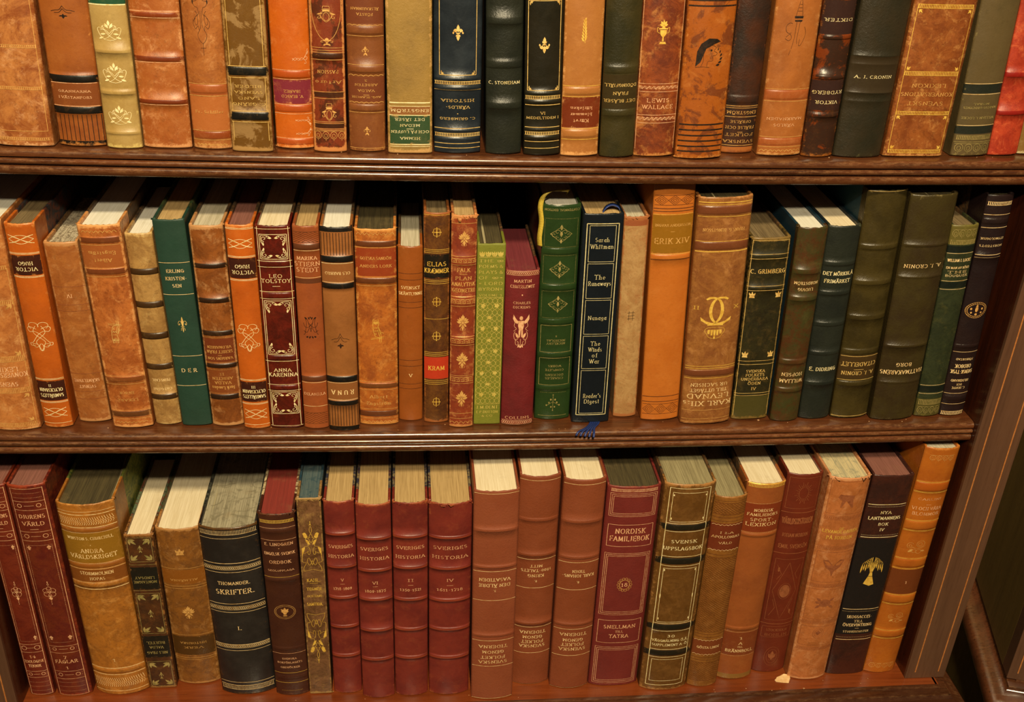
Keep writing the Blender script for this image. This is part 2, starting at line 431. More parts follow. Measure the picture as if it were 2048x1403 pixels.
def O_knot():
    return [('s', arc(0, -.72, .2, .24, 0, 360, 12))] + mir([
        ('s', arc(.42, .72, .42, .22, 200, -60, 12)), ('s', [(.2, .5), (.75, .65), (.98, .5), (.8, .3), (.4, .35), (-.15, .1), (-.7, -.4), (-.95, -.45), (-.9, -.62), (-.5, -.6)]),
        ('s', [(.25, .7), (.5, .25), (-.35, -.3), (-.25, -.6), (0, -.95)]), ('s', [(.3, -.5), (.75, -.5), (.5, -.72), (.12, -.62)])])
def O_loopdrop():
    return [disc(0, .95, .07), st((0, .85), (.12, .75), (0, .62), (-.12, .75), (0, .85)), disc(0, -.8, .06), disc(0, -.98, .05), ('f', [(0, -.3), (.16, -.45), (.3, -.42), (.05, -.7), (-.3, -.42), (-.16, -.45)])] + \
        mir([('s', arc(.45, .2, .42, .2, 0, 360, 12)), ('s', arc(.3, -.1, .5, .22, 150, -150, 12)), ('s', [(0, .55), (.3, .45), (.2, .1), (-.2, -.2), (0, -.4)])])
def O_owl():
    return [('s', [(-.55, .95), (-.2, .85), (.15, .95), (.25, .6), (.1, .35), (.5, -.1), (.55, -.6), (.25, -.6), (-.3, -.45), (-.55, 0), (-.6, .5), (-.55, .95)]),
            ('s', arc(-.35, .68, .13, .11, 0, 360, 8)), ('s', arc(.0, .68, .13, .11, 0, 360, 8)), disc(-.35, .68, .06), disc(0, .68, .06), st((-.2, .62), (-.16, .5)),
            st((-.85, -.62), (.95, -.5)), st((-.9, -.72), (.9, -.6)), st((.55, -.6), (.5, -.98)), st((.35, -.6), (.25, -.95)), st((.2, .2), (.45, -.3)), st((.05, .1), (.35, -.5)), st((.5, -.1), (.9, -.2)),
            st((-.4, .3), (-.3, .15), (-.2, .3)), st((-.15, .3), (-.05, .15), (.05, .3)), st((-.4, .05), (-.3, -.1), (-.2, .05)), st((-.15, .05), (-.05, -.1), (.05, .05)), st((-.3, -.2), (-.2, -.33), (-.1, -.2))]
def O_mono():
    return mir([('s', [(0, -.35), (.35, .7), (.6, .8), (.5, .45), (.75, -.5), (.95, -.6)]), ('s', [(.9, .45), (.7, .1), (.35, .05), (0, .25), (-.3, .5)]), ('s', [(.9, -.25), (.5, -.4), (.2, 0)]), leaf(.1, .75, .28, 1, .25), leaf(.4, .8, .75, .95, .2),
        leaf(.05, -.75, .3, -.95, .25), leaf(.35, -.8, .65, -.85, .25)]) + [disc(0, .95, .08), st((0, .3), (.14, .1), (0, -.1), (-.14, .1), (0, .3))]
def O_moust():
    return mir([('s', [(0, .85), (.25, .3), (.6, .2), (.95, .05)]), ('s', [(0, .45), (.3, -.1), (.7, -.15)]), leaf(0, -.55, .35, -.65, .25)]) + [leaf(0, -.3, 0, -1, .18)]
def O_leafspray():
    o = [st((.15, -1), (.05, .9))]
    for k in range(7):
        y = -.85 + k * .24
        o += [leaf(.05, y, .55 - k * .04, y + .42, .16), leaf(.0, y - .02, -.6 + k * .05, y + .28, .16)]
    return o + [leaf(.05, .6, .1, 1, .25)]
def O_helmet():
    o = [('f', [(-.95, -.9), (-.9, .1), (-.65, .6), (-.1, .95), (.5, .92), (.8, .75), (.35, .62), (-.1, .6), (-.5, .3), (-.6, -.2), (-.6, -.6)]),
         ('s', [(-.45, .1), (-.2, .45), (.2, .5), (.5, .35), (.35, .15), (.6, .0), (.5, -.15), (.3, -.2), (.3, -.5), (-.05, -.55), (-.1, -.9)]), ('s', [(-.45, .1), (-.4, -.5), (-.55, -.9)]), disc(.15, .18, .07), st((-.95, -.95), (-.4, -.9), (.1, -.95))]
    for k in range(6):
        a = math.radians(-60 + k * 22); o += [leaf(.3 + .55 * math.cos(a), -.3 + .6 * math.sin(a), .42 + .62 * math.cos(a + .3), -.3 + .68 * math.sin(a + .3), .25)]
    return o
def O_castle():
    o = [('s', [(-.25, .45), (.05, .98), (.3, .45)]), ('f', [(-.35, .45), (.38, .45), (.36, .38), (-.33, .38)]), ('f', [(-.3, .33), (.34, .33), (.3, .28), (-.26, .28)]), st((-.12, .28), (-.15, -.2), (-.3, -.55)), st((.16, .28), (.05, -.25), (.1, -.4)), st((.05, .98), (.05, 1.08)),
         st((-.5, 1.0), (-.2, 1.06), (.05, .99), (.4, 1.07)), ('s', arc(-.6, .08, .32, .16, 60, 300, 9)), ('s', [(-.85, -.2), (-.55, -.1), (-.4, -.22), (-.6, -.3), (-.9, -.24)]), ('s', [(.6, .12), (.75, -.1), (.5, -.4), (.28, -.45), (.3, -.25)]), st((-.35, -.6), (-.45, -.75)), st((-.1, .7), (.18, .7)), st((-.16, .6), (.22, .6)), st((-.05, .8), (.15, .8))]
    return o
def O_baroque():
    return mir([('s', [(.1, 1), (.35, .85), (.8, .8), (.6, .65), (.3, .6), (.25, .4), (.6, .3), (.9, .1), (.7, -.1), (.4, 0), (.3, -.15)]), ('s', spiral(.6, .2, .3, 90, 1)), ('s', [(.1, .5), (.1, 0), (.5, -.3), (.3, -.5), (0, -.6)]), disc(.8, .8, .07)]) + [st((0, -.6), (0, -1)), st((-.3, -.75), (.3, -.75))]
def O_oval():
    return [('s', arc(0, 0, .95, 1, 0, 360, 40))]
def O_arms():
    return [('f', [(-.4, .55), (.4, .55), (.3, .3), (-.3, .3)]), st((-.3, .95), (.3, .95), (.35, .65), (-.35, .65), (-.3, .95)), ('s', arc(0, -.3, .3, .5, 0, 360, 12))] + mir([('s', spiral(.72, -.4, .26, 90, 1)), ('s', [(.25, .3), (.55, .1), (.5, -.3), (.25, -.75), (0, -.95)]), leaf(.3, .1, .9, -.05, .15)])
def O_curl():
    return [('s', [(-.95, .1), (-.6, -.1), (-.25, .12), (.1, -.1), (.45, .1)]), ('s', [(-.95, -.1), (-.55, .15), (-.2, -.12), (.15, .14), (.45, .1), (.7, .5), (.9, 1)]), ('s', spiral(.65, .15, .28, 200, 1)), ('s', spiral(.55, -.35, .2, 90, .8, -1)), leaf(.75, .4, .95, .8, .2)]
def O_corner():
    return [('s', spiral(-.25, .2, .6, 250, 1.0, -1)), ('f', arc(-.2, .25, .25, .25, 0, 330, 8)), leaf(-.7, .7, .5, .6, .12), leaf(-.7, .7, -.65, -.8, .12)]
def O_cfleur():
    return [leaf(-.9, .9, .5, -.4, .14), leaf(-.8, .8, .4, .6, .16), leaf(-.8, .8, -.6, -.5, .16)]
def O_crown():
    return [('f', [(-.8, -.7), (.8, -.7), (.7, -.2), (-.7, -.2)]), leaf(0, -.2, 0, 1, .2)] + mir([leaf(.45, -.25, .9, .7, .2), leaf(.2, -.25, .45, .5, .2)])
def O_cc():
    o = [('s', arc(0, -.78, .46, .2, 180, 360, 12)), ('s', [(-.46, -.78), (-.62, -.62), (-.5, -.48), (0, -.44), (.5, -.48), (.62, -.62), (.46, -.78)]), leaf(0, -.82, 0, -1.02, .3), ('f', [(-.5, -.36), (.5, -.36), (.46, -.28), (-.46, -.28)])]
    for x in (-.36, -.18, 0, .18, .36): o.append(('f', [(x - .08, -.56), (x + .08, -.56), (x + .05, -.9 + abs(x) * .4), (x - .05, -.9 + abs(x) * .4)]))
    for s in (-1, 1):
        a = [(s * x, y) for x, y in arc(.14, .35, .60, .62, 75, 285, 16)]
        b = [(s * x, y) for x, y in arc(.20, .35, .46, .58, 75, 285, 16)]
        o.append(('f2', a, b))
        o.append(('f', [(s * x, y) for x, y in [(.1, .98), (.5, .99), (.7, .9), (.62, .84), (.4, .9), (.1, .9)]]))
        o.append(('f', [(s * x, y) for x, y in [(.1, -.26), (.6, -.15), (.95, .05), (.9, -.12), (.5, -.3), (.1, -.36)]]))
        o.append(leaf(s * .35, -.55, s * .42, -.75, .3))
    return o
def O_ovalvase():
    return [('s', arc(0, 0, .97, .95, 0, 360, 26)), ('s', arc(0, 0, .85, .78, 0, 360, 26)), ('f', [(-.2, 0), (.2, 0), (.12, -.35), (-.12, -.35)]), ('f', [(-.16, -.45), (.16, -.45), (.18, -.58), (-.18, -.58)]), leaf(0, 0, 0, .6, .2)] + mir([leaf(0, 0, .35, .4, .22), leaf(.05, -.1, .36, .1, .2)])
def O_ovalcrest():
    o = [('s', arc(0, 0, .97, .95, 0, 360, 26)), ('s', arc(0, 0, .8, .74, 0, 360, 26))]
    for k in range(30): a = k * 12; c, s = math.cos(math.radians(a)), math.sin(math.radians(a)); o.append(st((.8 * c, .74 * s), (.97 * c, .95 * s)))
    return o + [disc(0, .1, .14, .35), leaf(0, .2, 0, .7, .2), disc(-.5, .15, .09, .14), disc(.5, .15, .09, .14), disc(-.45, -.3, .08, .12), disc(.45, -.3, .08, .12), disc(0, -.5, .12, .14)]
def O_wreath():
    o = [('s', arc(0, 0, .62, .62, 0, 360, 20))]
    for k in range(14):
        a = k * 360 / 14; o.append(('s', arc(.82 * math.cos(math.radians(a)), .82 * math.sin(math.radians(a)), .15, .15, 0, 360, 7)))
    return o
def O_sheaf():
    o = [('f', [(-.18, -.35), (.2, -.35), (.12, -.1), (-.1, -.1)]), ('f', [(-.2, -.38), (.22, -.38), (.5, -.9), (.1, -1), (-.5, -.85)])]
    for k in range(11):
        t = -1 + k * .2
        o.append(('s', [(t * .1, -.1), (t * .35, .4), (t * .7, .9 - .3 * t * t), (t * .95, .6 - .2 * abs(t)), (t * 1.0, .25 - .3 * abs(t) + .1 * (k % 2))]))
        o.append(leaf(t * .93, .62 - .2 * abs(t), t * 1.0, .15 - .3 * abs(t) + .1 * (k % 2), .12))
    return o
def O_kahl():
    return [('s', [(0, .55), (-.12, .68), (0, .84), (.12, .68), (0, .55)]), disc(0, .92, .06), leaf(0, .93, 0, 1.05, .3), st((-.14, .88), (.14, .88)), st((-.9, -1), (.0, -.93), (.9, -1)), st((0, .55), (-.25, .35), (0, .15), (.25, .35), (0, .55))] + mir([
        ('s', [(.05, .4), (.4, .35), (.7, .42), (.5, .5), (.55, .3)]), ('s', [(.0, .2), (.45, .25), (.3, .05), (.75, 0), (.8, -.25), (.4, -.2)]), ('s', spiral(.3, -.2, .2, 90, 1)), ('f', [(.6, .0), (.95, -.05), (.95, -.35), (.75, -.2)]),
        ('s', [(.9, -.3), (.95, -.6), (.6, -.65), (.85, -.85), (.9, -1)]), ('s', [(0, -.55), (.25, -.75), (.5, -.6), (.3, -.45), (0, -.75)]), leaf(.3, .4, .8, .55, .2), leaf(.1, .1, .55, .3, .15)])
def O_putto():
    return [disc(0, .75, .2, .12), ('f', [(-.3, .6), (.3, .6), (.32, .3), (.2, .05), (-.2, .05), (-.32, .3)]), ('f', [(-.25, .05), (-.02, .05), (-.08, -.35), (-.22, -.35)]), ('f', [(.02, .05), (.25, .05), (.22, -.35), (.08, -.35)]), disc(0, -.9, .12, .07), st((0, -.45), (0, -.85))] + mir([
        ('f', [(.3, .55), (.62, .75), (.85, .95), (.9, .7), (.7, .5), (.4, .42)]), ('s', [(.6, .6), (.75, .3), (.5, .15), (.8, 0)]), ('s', spiral(.45, -.3, .35, 60, 1, -1)), ('s', spiral(.35, -.65, .25, 60, 1, -1)), leaf(.2, -.4, .6, -.1, .2), leaf(.1, -.75, .3, -.95, .25)])
def O_sun():
    o = [('s', arc(0, 0, .5, .5, 0, 360, 20))]
    for k in range(24):
        a = math.radians(k * 15); r = .95 if k % 2 else .75; o.append(st((.55 * math.cos(a), .55 * math.sin(a)), (r * math.cos(a), r * math.sin(a))))
    return o
def O_compass():
    return [st((0, 1), (-.95, 0), (0, -1), (.95, 0), (0, 1)), ('s', arc(0, 0, .5, .28, 0, 360, 20)), ('f', arc(0, 0, .42, .23, 0, 340, 16)), st((-.9, .9), (-.5, .6), (-.8, .4)), st((.9, .9), (.6, .6), (.85, .4)), st((-.9, -.9), (-.55, -.6), (-.8, -.3)), st((.9, -.9), (.55, -.6), (.8, -.3)), disc(-.75, .75, .08), disc(.75, -.75, .08)]
def O_seal():
    return [('s', arc(0, 0, .9, .9, 0, 360, 18)), ('s', arc(0, 0, .65, .65, 0, 360, 14)), leaf(0, -.4, 0, .5, .3)] + mir([leaf(.1, -.2, .45, .25, .25), ('s', [(.1, -.4), (.4, -.3)])])
def O_lion():
    return [('f', [(-.9, .1), (-.75, .4), (-.45, .35), (.3, .3), (.6, .25), (.5, -.1), (.6, -.9), (.48, -.9), (.35, -.25), (-.3, -.15), (-.45, -.85), (-.58, -.85), (-.5, -.1), (-.65, -.15)]), ('s', [(.6, .25), (.9, .5), (.95, .9)])]
def O_bird():
    return [('f', [(0, .2), (.5, .9), (.9, .8), (.6, .1), (.15, -.3), (0, -.9), (-.15, -.3), (-.6, .1), (-.9, .8), (-.5, .9)])]
def O_turtle():
    return [disc(0, 0, .6, .5)] + mir([leaf(.4, .2, .9, .7, .2), leaf(.4, -.2, .9, -.7, .2)]) + [leaf(-.5, 0, -1, .2, .3)]
def O_flowerc():
    return [('s', arc(.35, .35, .4, .4, 0, 360, 14)), ('s', arc(.3, .3, .2, .2, 0, 360, 10)), ('s', arc(-.6, .15, .3, .35, 30, 330, 12)), ('s', arc(-.6, .1, .12, .15, 0, 360, 8)), ('s', [(-.4, 0), (-.1, -.2), (.4, -.2), (.9, .1)]), ('s', arc(.3, -.6, .25, .25, 0, 360, 10)), ('s', arc(-.15, -.55, .2, .2, 0, 360, 8)), leaf(-.3, -.3, -.7, -.7, .25), leaf(.5, -.5, .95, -.6, .2)]
def O_rose():
    return [disc(0, .1, .2, .16), st((0, -.3), (0, -1))] + mir([('s', arc(.3, .3, .28, .24, 0, 360, 9)), ('s', arc(.5, -.1, .26, .22, 0, 360, 9)), leaf(0, -.6, .6, -.4, .22)]) + [('s', arc(0, .6, .3, .25, 0, 360, 9))]
def O_hash():
    return [st((-.9, .55), (.9, .65)), st((-.8, 0), (.85, .05)), st((-.9, -.6), (.9, -.5)), st((-.5, .9), (-.55, -.9)), st((.45, .95), (.4, -.9))]
def O_dot(): return [disc(0, 0, .8)]
def O_scroll():
    return [('s', spiral(-.35, .35, .5, 270, 1.1, -1)), ('s', spiral(.35, .6, .3, 180, 1, -1)), ('s', spiral(-.6, -.3, .3, 90, 1)), ('s', [(-.85, .9), (.2, .9), (.9, .5)]), ('s', [(-.85, .9), (-.9, 0), (-.5, -.9)]), leaf(.3, .5, .95, .45, .2), leaf(-.5, -.4, -.45, -.95, .2)]
ORN = {k[2:]: v for k, v in list(globals().items()) if k.startswith('O_')}

# ------------------------------------------------------------------ book builder
ROWSC = {0: (3.598, 0.0), 1: (2.551, 360.0), 2: (2.683, 880.0)}

class Sp:
    """Outer surface of a spine: s (mm across), v (mm up), off (mm outwards)."""
    def __init__(q, w, H, bulge, p, bands, rnd):
        q.w, q.H, q.b, q.p, q.bands, q.r = w, H, bulge, p, bands, rnd
    def bump(q, v):
        h = 0
        for c, hw, ht in q.bands:
            t = abs(v - c) / hw
            if t < 1: h = max(h, ht * math.sqrt(max(0, 1 - t * t)) ** .8)
        return h
    def pos(q, s, v, off=0):
        hw = q.w / 2
        u = max(-1, min(1, s / hw)); au = abs(u)
        y = -q.b * (1 - au ** q.p)
        dy = q.b * q.p * (au ** (q.p - 1)) / hw * (1 if u > 0 else -1)
        n = math.hypot(dy, 1)
        o = off + q.bump(v) * (1 - au ** 8)
        e = min(v, q.H - v)
        if e < 1.4: o -= .9 * (1 - max(e, 0) / 1.4) ** 2
        return ((s + dy / n * o) * mm, (y - o / n) * mm, v * mm)

class Geo:
    def __init__(g): g.v = []; g.f = []; g.m = []; g.mats = []
    def mi(g, m):
        if m not in g.mats: g.mats.append(m)
        return g.mats.index(m)
    def build(g, name, parent):
        if not g.f: return None
        return mesh_obj(name, g.v, g.f, g.mats, parent, g.m)

def ribbon(g, sp, pts, thick, thin, m, off=.22):
    q = [pts[0]]
    for a, b in zip(pts, pts[1:]):
        ds, dv = abs(a[0] - b[0]), abs(a[1] - b[1])
        stp = 8.0
        lo_, hi_ = min(a[1], b[1]), max(a[1], b[1])
        if any(c + w_ > lo_ and c - w_ < hi_ for c, w_, _ in sp.bands): stp = .7
        n = max(1, math.ceil(ds / max(1.5, sp.w / 10)), math.ceil(dv / stp))
        for i in range(1, n + 1): q.append((a[0] + (b[0] - a[0]) * i / n, a[1] + (b[1] - a[1]) * i / n))
    n = len(q)
    if n < 2: return
    k = g.mi(m); base = len(g.v)
    for i in range(n):
        a = q[max(0, i - 1)]; b = q[min(n - 1, i + 1)]
        dx, dy = b[0] - a[0], b[1] - a[1]; L = math.hypot(dx, dy) or 1e-6
        dx /= L; dy /= L
        hw = thin + (thick - thin) * abs(dy)
        for s in (1, -1):
            g.v.append(sp.pos(q[i][0] - dy * hw * s, q[i][1] + dx * hw * s, off))
    for i in range(n - 1):
        a = base + 2 * i
        g.f.append((a + 1, a + 3, a + 2, a)); g.m.append(k)

def fillpoly(g, sp, pts, m, off=.22):
    k = g.mi(m); base = len(g.v); n = len(pts)
    cx = sum(p[0] for p in pts) / n; cy = sum(p[1] for p in pts) / n
    g.v.append(sp.pos(cx, cy, off))
    for p in pts: g.v.append(sp.pos(p[0], p[1], off))
    area = sum(pts[i][0] * pts[(i + 1) % n][1] - pts[(i + 1) % n][0] * pts[i][1] for i in range(n))
    for i in range(n):
        a, b = base + 1 + i, base + 1 + (i + 1) % n
        g.f.append((base, a, b) if area > 0 else (base, b, a)); g.m.append(k)

def put_orn(g, sp, name, s0, v0, hw, hh, m, lw=.17):
    for it in ORN[name]():
        if it[0] == 's' and 3 <= len(it[1]) <= 11:
            P = it[1]; n = len(P); cl = math.hypot(P[0][0] - P[-1][0], P[0][1] - P[-1][1]) < 1e-4; q = []
            for i in range(n - 1):
                p1, p2 = P[i], P[i + 1]
                p0 = P[i - 1] if i else (P[-2] if cl else p1); p3 = P[i + 2] if i + 2 < n else (P[1] if cl else p2)
                for j in range(4):
                    t = j / 4
                    q.append(tuple(.5 * (2 * b + (c - a) * t + (2 * a - 5 * b + 4 * c - d) * t * t + (-a + 3 * b - 3 * c + d) * t ** 3) for a, b, c, d in zip(p0, p1, p2, p3)))
            q.append(P[-1])
            ribbon(g, sp, [(s0 + x * hw, v0 + y * hh) for x, y in q], lw, lw * .8, m)
        elif it[0] in 'sl': ribbon(g, sp, [(s0 + x * hw, v0 + y * hh) for x, y in it[1]], lw, lw * .8, m)
        elif it[0] == 'f': fillpoly(g, sp, [(s0 + x * hw, v0 + y * hh) for x, y in it[1]], m)
        else:
            A = [(s0 + x * hw, v0 + y * hh) for x, y in it[1]]; B = [(s0 + x * hw, v0 + y * hh) for x, y in it[2]]
            k = g.mi(m); base = len(g.v)
            for a, b in zip(A, B): g.v += [sp.pos(a[0], a[1], .22), sp.pos(b[0], b[1], .22)]
            for i in range(len(A) - 1):
                c = base + 2 * i; g.f.append((c, c + 2, c + 3, c + 1)); g.m.append(k)

def pattern(g, sp, style, v0, v1, hw, m, lw):
    """Rolled border between v0 (low) and v1 (high), across -hw..hw."""
    h = v1 - v0; vc = (v0 + v1) / 2
    R = lambda p, a=lw, b=None: ribbon(g, sp, p, a, b or a, m)
    if style == 'tick':
        R([(-hw, v0), (hw, v0)], .14); R([(-hw, v1), (hw, v1)], .14)
        n = max(6, int(2 * hw / 1.25))
        for i in range(n):
            s = -hw + (i + .5) * 2 * hw / n; R([(s, v0), (s, v1)], .26)
    elif style == 'beads':
        n = max(6, int(2 * hw / 1.3))
        R([(-hw, v0), (hw, v0)], .18)
        for i in range(n): s = -hw + (i + .5) * 2 * hw / n; R([(s, v0), (s, v1)], .16); fillpoly(g, sp, [(s + .38 * math.cos(a), v1 + .38 * math.sin(a)) for a in (0, 1.2, 2.4, 3.7, 5)], m)
    elif style in ('wave', 'guil', 'rope', 'loop'):
        n = max(4, int(2 * hw / (3.2 if style in ('wave', 'rope') else max(2.6, h * .8)))); N = n * 8
        pt = lambda f: [(-hw + 2 * hw * i / N, vc + f(2 * PI * n * i / N)) for i in range(N + 1)]
        if style == 'wave': R(pt(lambda a: h * .45 * abs(math.sin(a / 2)) - h * .2), .2)
        elif style == 'rope': R([(-hw, v0), (hw, v0)], .14); R([(-hw, v1), (hw, v1)], .14); R(pt(lambda a: h * .32 * math.sin(a))); R(pt(lambda a: -h * .32 * math.sin(a)))
        elif style == 'guil':
            R(pt(lambda a: h * .3 * math.sin(a)), .16)
            for i in range(n):
                s = -hw + (i + .5) * 2 * hw / n; R([(s + h * .3 * math.cos(a), vc + h * .25 * math.sin(a)) for a in (0, 1, 2, 3, 4, 5, 6.28)], .12)
        else:
            R([(-hw, v1), (hw, v1)], .14)
            for i in range(n):
                s = -hw + (i + .5) * 2 * hw / n; r = hw / n * .85
                R([(s + r * math.sin(a), v1 - h * .45 + h * .42 * math.cos(a)) for a in [k * PI / 5 for k in range(11)]], .16)
                R([(s + r * .45 * math.sin(a), v1 - h * .5 + h * .22 * math.cos(a)) for a in [k * PI / 4 for k in range(9)]], .14)
                fillpoly(g, sp, [(s + .3 * math.cos(a), v0 + .3 * math.sin(a)) for a in (0, 1.2, 2.4, 3.7, 5)], m)
    elif style == 'chev':
        n = max(6, int(2 * hw / 1.9))
        for r in (0, 1):
            for i in range(n):
                s = -hw + (i + .5) * 2 * hw / n
                R([(s - .7, vc + (h * .5 if r else 0)), (s + .5, vc + (h * .25 if r else -h * .25)), (s - .7, vc + (0 if r else -h * .5))] if r == 0 else [(s - .7, v1), (s + .5, vc)], .22)
    elif style == 'hbone':
        R([(-hw, v0), (hw, v0)], .2); R([(-hw, v1), (hw, v1)], .2)
        for k in range(-3, 6):
            b0 = v0 + k * h * .19
            for sg in (-1, 1):
                q = [(sg * hw * (1 - i / 12), b0 + h * .62 * i / 12) for i in range(13)]
                q = [c for c in q if v0 <= c[1] <= v1]
                if len(q) > 1: R(q, .2)
    elif style == 'dia':
        R([(-hw, v0), (hw, v0)], .2); R([(-hw, v1), (hw, v1)], .2)
        n = 3
        for i in range(n):
            s = -hw + (i + .5) * 2 * hw / n; r = hw / n
            for q in (1, .65, .3): R([(s - r * q, vc), (s, vc + h * .5 * q), (s + r * q, vc), (s, vc - h * .5 * q), (s - r * q, vc)], .2)
    elif style == 'cross':
        n = max(3, round(2 * hw / 3.3)); st_ = 2 * hw / n; rows = max(1, round(h / (st_ * .8))); sv = h / rows
        for r in range(rows):
            for i in range(n):
                a = -hw + i * st_; b = v0 + r * sv
                R([(a, b), (a + st_, b + sv)], .17); R([(a + st_, b), (a, b + sv)], .17)
        R([(-hw, v0), (hw, v0)], .2); R([(-hw, v1), (hw, v1)], .2)
    elif style == 'key':
        n = max(3, int(2 * hw / 3.6))
        R([(-hw, v0 - .3), (hw, v0 - .3)], .12); R([(-hw, v1 + .3), (hw, v1 + .3)], .12)
        for i in range(n):
            a = -hw + i * 2 * hw / n; d = 2 * hw / n
            R([(a, v0), (a, v1), (a + d * .75, v1), (a + d * .75, vc - h * .1), (a + d * .35, vc - h * .1), (a + d * .35, vc + h * .15)], .18); R([(a + d * .35, v0), (a + d, v0)], .18)
    elif style == 'vlin':
        n = 11
        for i in range(n): s = -hw + i * 2 * hw / (n - 1); R([(s, v0), (s, v1)], .24)
    elif style == 'lens':
        R([(-hw, v1), (hw, v0)], .16); R([(-hw, v0), (hw, v1)], .16)
        for sg in (1, -1):
            R([(-hw + 2 * hw * i / 12, vc + sg * h * .5 * math.sin(PI * i / 12)) for i in range(13)], .17)
            R([(-hw + 2 * hw * i / 12, vc + sg * h * .5 * math.cos(PI * i / 12) * .9) for i in range(13)], .13)
    elif style == 'orn':
        for sg in (-1, 1):
            s = sg * hw * .62
            R([(s + h * .34 * math.cos(a), vc + h * .34 * math.sin(a)) for a in [k * PI / 4 for k in range(9)]], .22)
            for q in ((.28, .2), (.28, -.2), (.4, 0)): fillpoly(g, sp, [(s + sg * hw * q[0] + .25 * math.cos(a), vc + q[1] * h + .25 * math.sin(a)) for a in (0, 1.3, 2.6, 3.9, 5.2)], m)
        R([(-hw * .32, vc), (hw * .32, vc)], .14)
    elif style == 'lat':
        n = 5; st_ = 2 * hw / n; rows = int(h / (st_ * 1.25)); sv = h / rows
        for r in range(rows):
            for i in range(n):
                cx_ = -hw + (i + .5) * st_; cy_ = v0 + (r + .5) * sv
                for sg in (-1, 1):
                    R([(cx_ + sg * st_ * .5 * math.sin(PI * k / 6) ** .7, cy_ + sv * (-.5 + k / 6)) for k in range(7)], .15)
        for k in range(9):
            cy_ = v1 - h * (.07 + .105 * k); xs = (-hw * .55, hw * .55) if k % 2 == 0 else (0,)
            for cx_ in xs:
                fillpoly(g, sp, [(cx_ + 1.9 * math.cos(a) * (1 + .25 * math.cos(5 * a)), cy_ + 1.9 * math.sin(a) * (1 + .25 * math.cos(5 * a))) for a in [j * PI / 8 for j in range(16)]], m)
    elif style == 'tulip':
        n = 4
        R([(-hw, v0), (hw, v0)], .2)
        for i in range(n):
            s = -hw + (i + .5) * 2 * hw / n; r = hw / n
            for it in (leaf(s, v0 + .2, s, v1, .2), leaf(s - r * .3, v0 + .2, s - r * .8, v1 - .3, .18), leaf(s + r * .3, v0 + .2, s + r * .8, v1 - .3, .18)): fillpoly(g, sp, it[1], m)

def dotted(g, sp, a, b, m, pitch=1.15, r=.26):
    L = math.hypot(b[0] - a[0], b[1] - a[1]); n = max(2, int(L / pitch))
    for i in range(n + 1):
        x = a[0] + (b[0] - a[0]) * i / n; y = a[1] + (b[1] - a[1]) * i / n
        fillpoly(g, sp, [(x + r * math.cos(t), y + r * math.sin(t)) for t in (0, 1.26, 2.5, 3.77, 5.03)], m)

def build_blocks(name, geos, parent):
    """Lines that stand close together are one piece of tooling; a block further up or down is another."""
    geos = sorted((g for g in geos if g.f), key=lambda g: min(v[2] for v in g.v))
    block, top = None, 0
    for g in geos:
        a, b = min(v[2] for v in g.v), max(v[2] for v in g.v)
        if block is None or a > top + .009:
            if block: block.build(name, parent)
            block = Geo(); top = 0
        n = len(block.v); block.v += g.v
        block.f += [tuple(i + n for i in f) for f in g.f]
        block.m += [block.mi(g.mats[k]) for k in g.m]
        top = max(top, b)
    if block: block.build(name, parent)

